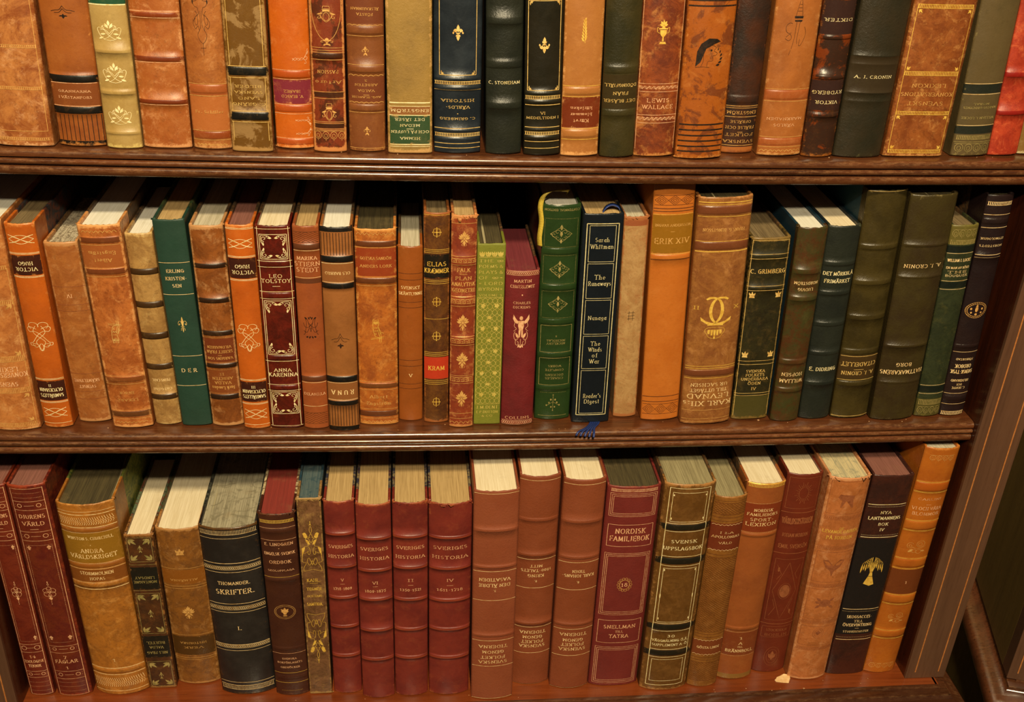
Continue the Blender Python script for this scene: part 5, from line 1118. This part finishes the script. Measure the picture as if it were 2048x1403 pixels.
DESIGN += [
sver('V', '1718-1809', (505, 680, 845, 1000, 1155), (572, 624, 750, 772, 796), 'red ribbed history volume marked V 1718-1809'),
sver('VI', '1809-1875', (530, 700, 855, 1020, 1175), (586, 636, 766, 786, 810), 'red ribbed history volume marked VI 1809-1875'),
sver('II', '1350-1521', (520, 685, 855, 1015, 1165), (578, 628, 752, 778, 803), 'red ribbed history volume marked II 1350-1521', rag=.9),
sver('IV', '1611-1718', (525, 690, 860, 1015, 1165), (580, 630, 752, 780, 803), 'red ribbed history volume marked IV 1611-1718', ragt=1.6),
D_(lab='brick red cloth volume lettered DEN ÄLDRE VASATIDEN standing forward at the shelf edge', A='#8A4A35', B='#844430', m='g', E='#94523C', ink='l', bg=.1, pg='cream', r=.55, wr=.4, side='L',
   S='L 290 1.2;B 487 16 .7;B 683 14 .7;L 706 1.3;U 750 20 .7|VASATIDEN;U 780 20 .7|DEN ÄLDRE;U 810 14 .06|3.;L 860 1.3;B 1050 12 .6;L 1076 1.3;U 1108 18 .66|TIDERNA;U 1137 18 .5|GENOM;U 1165 18 .56|FOLKET;U 1190 18 .66|SVENSKA;L 1212 1.3;L 1384 1.2'),
D_(lab='brick red cloth volume lettered KRING 1800-TALETS MITT, set back', A='#84452E', B='#7C3F28', m='g', E='#8C4A34', ink='l', bg=.15, pg='cream', r=.55, wr=.4, side='L',
   S='L 218 1.2;B 430 16 .6;B 618 14 .6;L 640 1.3;U 676 16 .3|MITT;U 700 17 .74|1800-TALETS;U 727 18 .4|KRING;U 757 14 .06|9.;L 792 1.3;B 985 12 .6;L 1002 1.3;U 1030 18 .66|TIDERNA;U 1056 18 .5|GENOM;U 1080 18 .56|FOLKET;U 1103 18 .66|SVENSKA;L 1140 1.3;L 1306 1.2'),
D_(lab='brick red cloth volume numbered 8, left of the broad encyclopedia volume', A='#84452E', B='#7C3F28', m='g', E='#8C4A34', ink='l', bg=.14, pg='cream', r=.55, wr=.4, side='L',
   S='L 240 1.2;B 440 16 .6;B 632 14 .6;L 657 1.3;U 704 17 .3|TIDEN;U 728 18 .76|KARL JOHANS-;U 762 14 .06|8.;L 802 1.3;B 990 12 .6;L 1014 1.3;U 1042 18 .66|TIDERNA;U 1072 18 .5|GENOM;U 1096 18 .56|FOLKET;U 1120 18 .66|SVENSKA;L 1154 1.3;L 1326 1.2'),
D_(lab='broad dark red encyclopedia volume with gilt frames and wreathed number 18', A='#702A25', B='#682622', m='g', E='#8A4030', ink='o', bg=.1, p=3, pg='dark', r=.5, wr=.8, side=('#7A2A22', '#5A1A18', '#3A1010'),
   S='C r;R 264 278 .86;F 288 410 .86;F 296 402 .80;F 304 394 .74;F 455 570 .84 1.2;T 488 32 .56|NORDISK;T 528 32 .74|FAMILJEBOK;F 608 936 .86;F 616 928 .80 1.2;F 624 920 .74;C o;O wreath 775 76 .3;C r;T 775 26 .11|18;F 966 1085 .84 1.2;T 1000 22 .62|SNELLMAN;T 1026 13 .15|TILL;T 1050 22 .38|TATRA;F 1108 1300 .86;F 1116 1292 .80 1.2;F 1124 1284 .74'),
D_(lab='brown encyclopedia volume with bright gilt frames lettered SVENSK UPPSLAGSBOK', A='#5A3A1A', B='#6A4826', m='c', E='#A87844', ink='v', bg=.13, p=2.6, pg='dust', wr=1.1, strip=12,
   S='V 262 1312 .78 1.6;L 262 1.4 .78;F 285 440 .66 1.1;O dot 300 12 .03 .62;O dot 300 12 .03 -.62;O dot 425 16 .03 -.62;O dot 425 16 .03 .62;L 450 1.4 .78;P 456 486 1E1A12;B 471 30 .9;L 492 1.4 .78;T 545 20 .5|SVENSK;T 582 22 .76|UPPSLAGSBOK;L 626 1.4 .78;P 634 668 1E1A12;B 651 30 .9;L 676 1.4 .78;F 690 976 .66 1.1;O dot 700 16 .03 .62;O dot 700 16 .03 -.62;O dot 840 36 .03 .66;O dot 840 36 .03 -.66;O dot 960 16 .03 .62;O dot 960 16 .03 -.62;L 984 1.4 .78;P 990 1018 1E1A12;B 1004 28 .9;L 1024 1.4 .78;T 1050 18 .15|30;T 1075 15 .74|VÄGGMÅLNING-Ö.Ä.;T 1098 15 .72|SUPPLEMENT A-Ö;L 1122 1.4 .78;P 1128 1156 1E1A12;B 1142 28 .9;L 1163 1.4 .78;F 1176 1290 .66 1.1;L 1312 1.6 .78'),
D_(lab='ochre book with a dark lozenge lattice pressed into its spine', A='#8A5A2C', B='#744A22', m='c', E='#A4733E', ink='d', bg=.16, pg='dust', wr=.8,
   S='L 330;R 340 402 .95 cross;L 418 1.5;L 436 1.5;P 450 594 6A3020;C l;R 452 462 .93 wave;T 497 13 .4|I 2:A;T 520 15 .84|APOLLONIAS;T 552 13 .4|VÅLD;R 586 598 .93 wave;C d;L 616 1.5;R 632 1030 .96 cross;L 1042 1.5;L 1058 1.5;P 1074 1154 743C24;C l;R 1070 1080 .93 wave;T 1112 14 .72|GÖSTA LINDE;R 1146 1156 .93 wave;C d;L 1166 1.5;L 1180 1.5;R 1192 1290 .95 cross'),
D_(lab='light brown book lettered NORDISK FAMILJEBOKS SPORTLEXIKON', A='#94532E', B='#864A2A', E='#AA7042', ink='l', bg=.15, pg='cream', wr=.9,
   S='C y;L 238 1.6;R 242 256 .93;C l;D 342 .9;P 346 494 7A3620;T 378 18 .48|NORDISK;T 401 18 .78|FAMILJEBOKS;T 428 19 .6|SPORT-;T 453 21 .78|LEXIKON;D 498 .9;B 512 14 .5;B 1012 14 .5;D 1030 .9;P 1034 1154 783C24;T 1062 16 .05|1;T 1090 16 .09|A;T 1109 10 .14|TILL;T 1130 18 .74|BRÄNNBOLL;D 1156 .9;P 1254 1300 84602E'),
D_(lab='maroon book with a blind-stamped sun and diamond, set back on the bottom shelf', A='#6A2C1A', B='#5C2416', E='#803E26', ink='b', bg=.14, pg='cream', wr=.6, r=.4,
   S='F 205 368 .84;O sun 285 125 .52;L 390 2;T 435 38 .84|VÄRLDSHISTORIEN;T 510 24 .72|JOHAN NORDIN;T 570 26 .8|EMIL SVENSÉN;L 608 2;F 640 965 .8;O compass 810 300 .72;L 985 2;F 1000 1056 .84;T 1018 15 .6|STOCKHOLM;T 1044 17 .64|BOHLIN;O seal 1158 110 .5'),
D_(lab='pale peach calf book with a frayed foot, blind animals and LEVANDE lettering', A='#B46E46', B='#9E5E38', m='c', E='#CA9064', ink='b', bg=.14, pg='marb', wr=1.4, rag=2.2, side='L', strip=30,
   S='F 225 398 .86;O lion 315 110 .52;R 408 430 .9 rope;C y;T 475 14 .1|DE;T 492 20 .84|LEVANDE DJUREN;T 524 20 .62|PÅ JORDEN;C b;R 570 590 .9 rope;F 602 762 .86;O bird 688 100 .6;R 775 792 .9 rope;F 802 960 .86;O turtle 875 80 .5;R 968 986 .9 rope;F 1000 1100 .86;O seal 1035 60 .3;R 1110 1126 .9 rope'),
D_(lab='dark plum and black book with a gilt wheat sheaf lettered NYA LANTMANNENS BOK IV', A='#311C1C', B='#42221E', m='c', E='#5A342C', ink='v', bg=.07, p=3, pg='wine', wr=.5, r=.32, side=('#2A1414', '#401C1A', '#180C0C'),
   S='P 530 1040 1E1A1A;L 346 1.8 .92;D 358 .9;T 388 18 .26|NYA;T 418 20 .78|LANTMANNENS;T 450 18 .24|BOK;T 480 18 .1|IV;D 510 .9;L 521 1.8 .92;C y;O sheaf 700 162 .54;C l;L 906 1.8 .92;D 918 .9;T 946 18 .64|SKOGSACCES-;T 970 15 .22|TILL;T 990 18 .74|ÖVERVINTRING;L 1008 1 .1;T 1025 12 .66|STUDIEREGISTER;D 1055 .9;L 1068 1.8 .92'),
D_(lab='tall orange book lettered VI OCH VÅRA BLOMMOR ending the bottom shelf', A='#AC6224', B='#9A5220', E='#C48244', ink='o', bg=.13, pg='grey', wr=.8, r=.36, side='L',
   S='R 84 114 .7 loop;C y;LL 228;P 234 274 A5561F;B 254 42 1.1;LL 282;C r;T 318 13 .66|CARLINI;L 348 1 .14;T 368 20 .84|VI OCH VÅRA;T 396 20 .76|BLOMMOR;C y;LL 434;B 460 42 1.1;LL 487;C o;O flowerc 572 84 .62;C y;LL 636;B 662 40 1.1;LL 690;P 696 826 6A3820;C r;T 762 18 .04|1;C y;LL 830;B 855 38 1.1;LL 880;C o;O flowerc 950 64 .52;C y;LL 1020;B 1040 32 1.1;LL 1062;C o;R 1196 1222 .8 loop'),
]

# ------------------------------------------------------------------ the bookcase
MAHO = wood('shelf_wood', '#5F341B', '#422312', '#26130A', 'x', .25, '#9A6E48', .4)
BASEW = wood('base_wood', '#7E3C1A', '#682E12', '#4C200C', 'x', .26, '#B08060', .3, .35)
STILE = wood('stile_wood', '#5E402E', '#543828', '#42291C', 'z', .42, '#9A7050', .1, .35)
PANEL = wood('shaded_side_wood', '#401A0A', '#2E1207', '#200C05', 'z', .30, '#7A4A2A', .2)  # darker than the stiles: shade on the inner sides put into the colour
INLAY = plain('inlay_wood', '#B4733E', .4, 0, '#A0602F', 300)
BACK = wood('back_wood', '#2A1A10', '#20130B', '#140B06', 'z', .6, '#40281A')
OLIVE = wood('dark_wood', '#6E5628', '#604A22', '#4C3A1A', 'z', .5, '#5A4A2A', 0, .3)

XL, XR, YF = -.457, .430, .012       # inner faces of the two sides, front plane of the stiles
case = empty('bookcase', (-.0135, .15, -1.20))
tag(case, 'dark mahogany bookcase with fluted shelf edges and inlaid stiles, full of old books', 'bookcase')
OFF = Vector((.0135, -.15, 1.20))
def W(o):   # children are modelled in world metres
    o.location = OFF; return o

SAG = {0: (.158, .0030, .020), 1: (-.088, .0035, .020)}
def shelf(z_end, sag, thick, y0, y1, parent, nose=True):
    prof = []   # (y, z below top, paleness: worn ridges with highlight lines painted in)
    yf = y0
    def P(y, z, w_=0): prof.append((y, z, w_))
    P(y1, 0); P(yf + .030, 0); P(yf + .012, 0); P(yf + .006, 0, .1); P(yf + .003, -.0004, .5); P(yf + .0012, -.0012, .95); P(yf + .0002, -.0024, .6); P(yf, -.0040, .2); P(yf + .0004, -.0056, 0)
    P(yf + .0030, -.0062, 0); P(yf + .0034, -.0070, 0)
    P(yf + .0008, -.0074, .5); P(yf + .0000, -.0084, .9); P(yf, -.0098, .4); P(yf + .0006, -.0112, 0); P(yf + .0030, -.0119, 0); P(yf + .0034, -.0127, 0)
    P(yf + .0008, -.0130, .5); P(yf + .0000, -.0142, 1.0); P(yf - .0001, -.0158, .6); P(yf + .0005, -.0174, .1); P(yf + .0012, -thick + .001, .2); P(yf + .003, -thick, 0); P(y1, -thick)
    n = 56; v = []; wear_or_glint = []; f = []; m = len(prof)
    for i in range(n + 1):
        x = XL + .0004 + (XR - XL - .0008) * i / n
        k = 1 - ((x + .0) / .435) ** 2
        for (y, z, w_) in prof:
            v.append((x, y, z_end - sag * k + z)); wear_or_glint.append(w_)
    for i in range(n):
        for j in range(m):
            a = i * m + j; b = i * m + (j + 1) % m
            f.append((a, a + m, b + m, b))
    f.append(tuple(range(m))); f.append(tuple(n * m + j for j in range(m - 1, -1, -1)))
    o = mesh_obj('shelf', v, f, MAHO, parent, None, False, wear_or_glint)
    o.data.polygons.foreach_set('use_smooth', [p.normal.y < -.05 or True for p in o.data.polygons])
    e = o.modifiers.new('split', 'EDGE_SPLIT'); e.split_angle = math.radians(62)
    return W(o)
shelf(.158, .0030, .0200, .0205, .30, case)
shelf(-.088, .0035, .0200, .0205, .30, case)
shelf(.410, .0020, .0200, .0205, .30, case)

def stile(x0, x1, lines):
    o = W(box('stile', (x0, x1, YF, YF + .004, -.3966, .46), STILE, case, .0005))
    for x in lines:
        l = box('inlay_line', (x - .0006, x + .0006, YF - .00015, YF + .001, -.388, .46), INLAY, o)
stile(XR, XR + .0425, (XR + .0092, XR + .0343))
stile(XL - .0425, XL, (XL - .0343, XL - .0092))
for x0, x1 in ((XR, XR + .0425), (XL - .0425, XL)):
    W(box('side_panel', (x0, x1, YF + .004, .315, -.3966, .46), PANEL, case))
W(box('back_panel', (XL - .02, XR + .02, .303, .315, -.3966, .46), BACK, case))

def moulding(name, prof, x0, x1, yback, mat, parent, dz):
    """Profile (projection, z) swept along the front and back along both ends (mitred corners)."""
    v = []; f = []; wear_or_glint = []
    path = lambda e: [(x0 - e, yback), (x0 - e, -e), (x1 + e, -e), (x1 + e, yback)]
    m = len(prof)
    for e, z, w_ in prof:
        for (x, y) in path(e): v.append((x, y, dz + z)); wear_or_glint.append(w_)
    for i in range(m - 1):
        for k in range(3):
            a = i * 4 + k
            f.append((a, a + 4, a + 5, a + 1))
    f.append(tuple(((m - 1) * 4 + k) for k in range(4)))
    o = mesh_obj(name, v, f, mat, parent, None, True, wear_or_glint)
    e = o.modifiers.new('split', 'EDGE_SPLIT'); e.split_angle = math.radians(50)
    return o
BPROF = [(-.003, 0, 0), (-.001, 0, .2), (.0005, -.0004, .4), (.0010, -.0020, .1), (.0080, -.0022, .1), (.0092, -.0026, .6), (.0096, -.0045, .2),
         (.0120, -.0080, 0), (.0165, -.0105, 0), (.0200, -.0115, .3), (.0250, -.0130, .2), (.0290, -.0165, 0), (.0305, -.0215, 0), (.0290, -.0260, 0), (.0230, -.0290, 0), (.0180, -.0300, 0), (.0170, -.0380, 0), (.0, -.0400, 0)]
o = moulding('base_moulding', BPROF, XL - .032, XR + .032, .31, wood('moulding_wood', '#4E2A18', '#3C2012', '#28140B', 'x', .2, '#A07850', .6), case, 0)
o.location = OFF + Vector((0, 0, -.3966))
W(box('bottom_board', (XL - .0325, XR + .0325, .003, .315, -.412, -.3966), BASEW, case))
cup = W(box('cupboard', (XL - .032, XR + .032, .004, .315, -1.19, -.436), OLIVE, case))
W(box('plinth', (XL - .036, XR + .036, -.002, .315, -1.20, -1.10), MAHO, case))

# neighbouring bookcase, turned towards the viewer
nb = empty('bookcase', (.5393, .0075, -1.20)); nb.rotation_euler = (0, 0, math.radians(-16.2))
tag(nb, 'second dark bookcase cut by the right edge, turned at an angle beside the first', 'bookcase')
def NB(o): o.location = (0, 0, 1.20); return o
o = NB(box('stile', (0, .045, 0, .02, -.3966, .46), STILE, nb, .0006))
for x in (.0092, .0343): box('inlay_line', (x - .0006, x + .0006, -.00015, .001, -.388, .46), INLAY, o)
NB(box('stile', (.70, .745, 0, .02, -.3966, .46), STILE, nb, .0006))
NB(box('side_panel', (0, .02, .02, .31, -.3966, .46), OLIVE, nb))
NB(box('side_panel', (.725, .745, .02, .31, -.3966, .46), OLIVE, nb))
NB(box('back_panel', (.02, .725, .295, .31, -.3966, .46), BACK, nb))
o = moulding('base_moulding', BPROF, .0105, .735, .31, MATS[('moulding_wood',)], nb, 0)
o.location = (0, 0, 1.20 - .3966)
NB(box('bottom_board', (.0105, .7345, .003, .31, -.412, -.3966), BASEW, nb))
NB(box('cupboard', (.0105, .7345, .004, .31, -1.10, -.436), OLIVE, nb))
NB(box('plinth', (.008, .737, .002, .31, -1.20, -1.10), MAHO, nb))
for z in (.138, -.11): NB(box('shelf', (.0205, .7245, .012, .294, z, z + .02), MAHO, nb, .004))

# the room
fl = box('floor', (-2.5, 3.0, -2.6, 1.2, -1.26, -1.20), plain('floor_carpet', '#4A3B1C', .9, 0, '#3E3218', 60)); tag(fl, kind='structure')
wl = box('wall_back', (-2.5, 3.0, .62, .68, -1.20, 1.6), plain('wall_paint', '#A08A54', .8, 0, '#947E4A', 20)); tag(wl, kind='structure')

# ------------------------------------------------------------------ books
books = [make_book(i, r, d) for i, (r, d) in enumerate(zip(BOOKS, DESIGN))]

def strip(name, pts, width, mat, parent, wdir, thick=.0003):
    """Flat woven ribbon along pts; wdir = per-point or constant direction of its width."""
    v = []; f = []
    inv = parent.matrix_basis.inverted()
    for i, p in enumerate(pts):
        d = Vector(wdir[i] if isinstance(wdir, list) else wdir).normalized() * width / 2
        t = (Vector(pts[min(i + 1, len(pts) - 1)]) - Vector(pts[max(i - 1, 0)])).normalized()
        nrm = t.cross(d).normalized() * thick
        for s, q in ((-1, -1), (1, -1), (1, 1), (-1, 1)):
            v.append(tuple(inv @ (Vector(p) + d * s + nrm * q)))
    for i in range(len(pts) - 1):
        for k in range(4):
            a = i * 4 + k; b = i * 4 + (k + 1) % 4
            f.append((a, b, b + 4, a + 4))
    f.append((3, 2, 1, 0)); n = len(pts) * 4; f.append((n - 4, n - 3, n - 2, n - 1))
    return mesh_obj(name, v, f, mat, parent, None, True)
def smoothpath(pts, n=5):
    out = []
    for i in range(len(pts) - 1):
        p0, p1, p2, p3 = [Vector(pts[max(0, min(len(pts) - 1, i + k))]) for k in (-1, 0, 1, 2)]
        for j in range(n):
            t = j / n
            out.append(tuple(.5 * ((2 * p1) + (-p0 + p2) * t + (2 * p0 - 5 * p1 + 4 * p2 - p3) * t * t + (-p0 + 3 * p1 - 3 * p2 + p3) * t ** 3)))
    out.append(tuple(pts[-1])); return out
yel = plain('yellow_silk', '#C2A63E', .4, 0, '#A88E30', 900); blu = plain('blue_silk', '#22346E', .4, 0, '#1A2858', 900)
g = books[42]
strip('bookmark_ribbon', smoothpath([(.048, .075, .108), (.047, .062, .115), (.042, .050, .1195), (.0325, .046, .1205), (.0245, .044, .117), (.0222, .043, .108), (.0236, .042, .096), (.0226, .041, .083), (.0234, .041, .075)]), .0042, yel, g, [(.3 + .5 * min(1, i / 28), .9 - 1.4 * min(1, i / 28), .12) for i in range(41)])
r_ = books[43]
strip('bookmark_ribbon', smoothpath([(.0735, .045, .1035), (.0765, .046, .1075), (.0815, .047, .1092), (.0865, .046, .1075), (.088, .044, .1035)]), .005, blu, r_, (.1, .9, .05))
zt = -.0911
for k, (dx, dxx) in enumerate(((-.0042, -.003), (-.0024, -.0015), (-.0006, 0), (.0012, .0015), (.003, .003))):
    strip('ribbon_tail', smoothpath([(.0835 + dx, .040, zt + .0008), (.0805 + dx, .031, zt + .0010), (.0760 + dx, .024, zt + .0012), (.0715 + dx + dxx, .0185 - k * .0006, zt + .0008), (.0700 + dx + dxx * 1.3, .0165 - k * .0008, zt - .0022)]), .0019, blu, r_, (1, -.3, 0))

# torn scrap of paper lying on the bottom shelf
zb = -.3964
top = [(.2911, .0159), (.2928, .0172), (.2945, .0195), (.2985, .0212), (.3028, .0226), (.3085, .0210), (.3075, .0160), (.3045, .0112), (.2975, .0122), (.2918, .0136)]
v = [(x - .30, y - .017, .0002 + .0012 * (i in (4, 5, 6))) for i, (x, y) in enumerate(top)]; n = len(v)
v += [(x, y, z + .0005) for x, y, z in v]
sc_ = mesh_obj('paper_scrap', v, [tuple(range(n - 1, -1, -1)), tuple(range(n, 2 * n))] + [(i, (i + 1) % n, n + (i + 1) % n, n + i) for i in range(n)], plain('torn_paper', '#E2BE8C', .7, 0, '#D4A870', 300))
sc_.location = (.30, .017, zb)
tag(sc_, 'small torn cream paper scrap lying on the bottom shelf near its right end', 'paper scrap')

# crumbs of leather and paper on the shelves
rnd = random.Random(5); v = []; f = []
for k in range(60):
    r = k % 3; x = rnd.uniform(XL + .03, XR - .03)
    if r < 2: z = SAG[r][0] - SAG[r][1] * (1 - (x / .435) ** 2); y = rnd.uniform(.0245, .034)
    else: z = zb; y = rnd.uniform(.002, .014)
    s = rnd.uniform(.0003, .0008) if k > 5 else .0013
    b = len(v)
    v += [(x + s, y, z + .0001), (x - s * .6, y + s * .7, z + .0001), (x - s * .5, y - s * .8, z + .0001), (x, y, z + s * .9)]
    f += [(b, b + 1, b + 3), (b + 1, b + 2, b + 3), (b + 2, b, b + 3), (b, b + 2, b + 1)]
cr = mesh_obj('paper_crumbs', v, f, plain('crumb', '#C8A078', .8, 0, '#9A6A40', 600))
tag(cr, 'tiny pale crumbs of leather and paper scattered on the shelves', 'crumbs', kind='stuff')
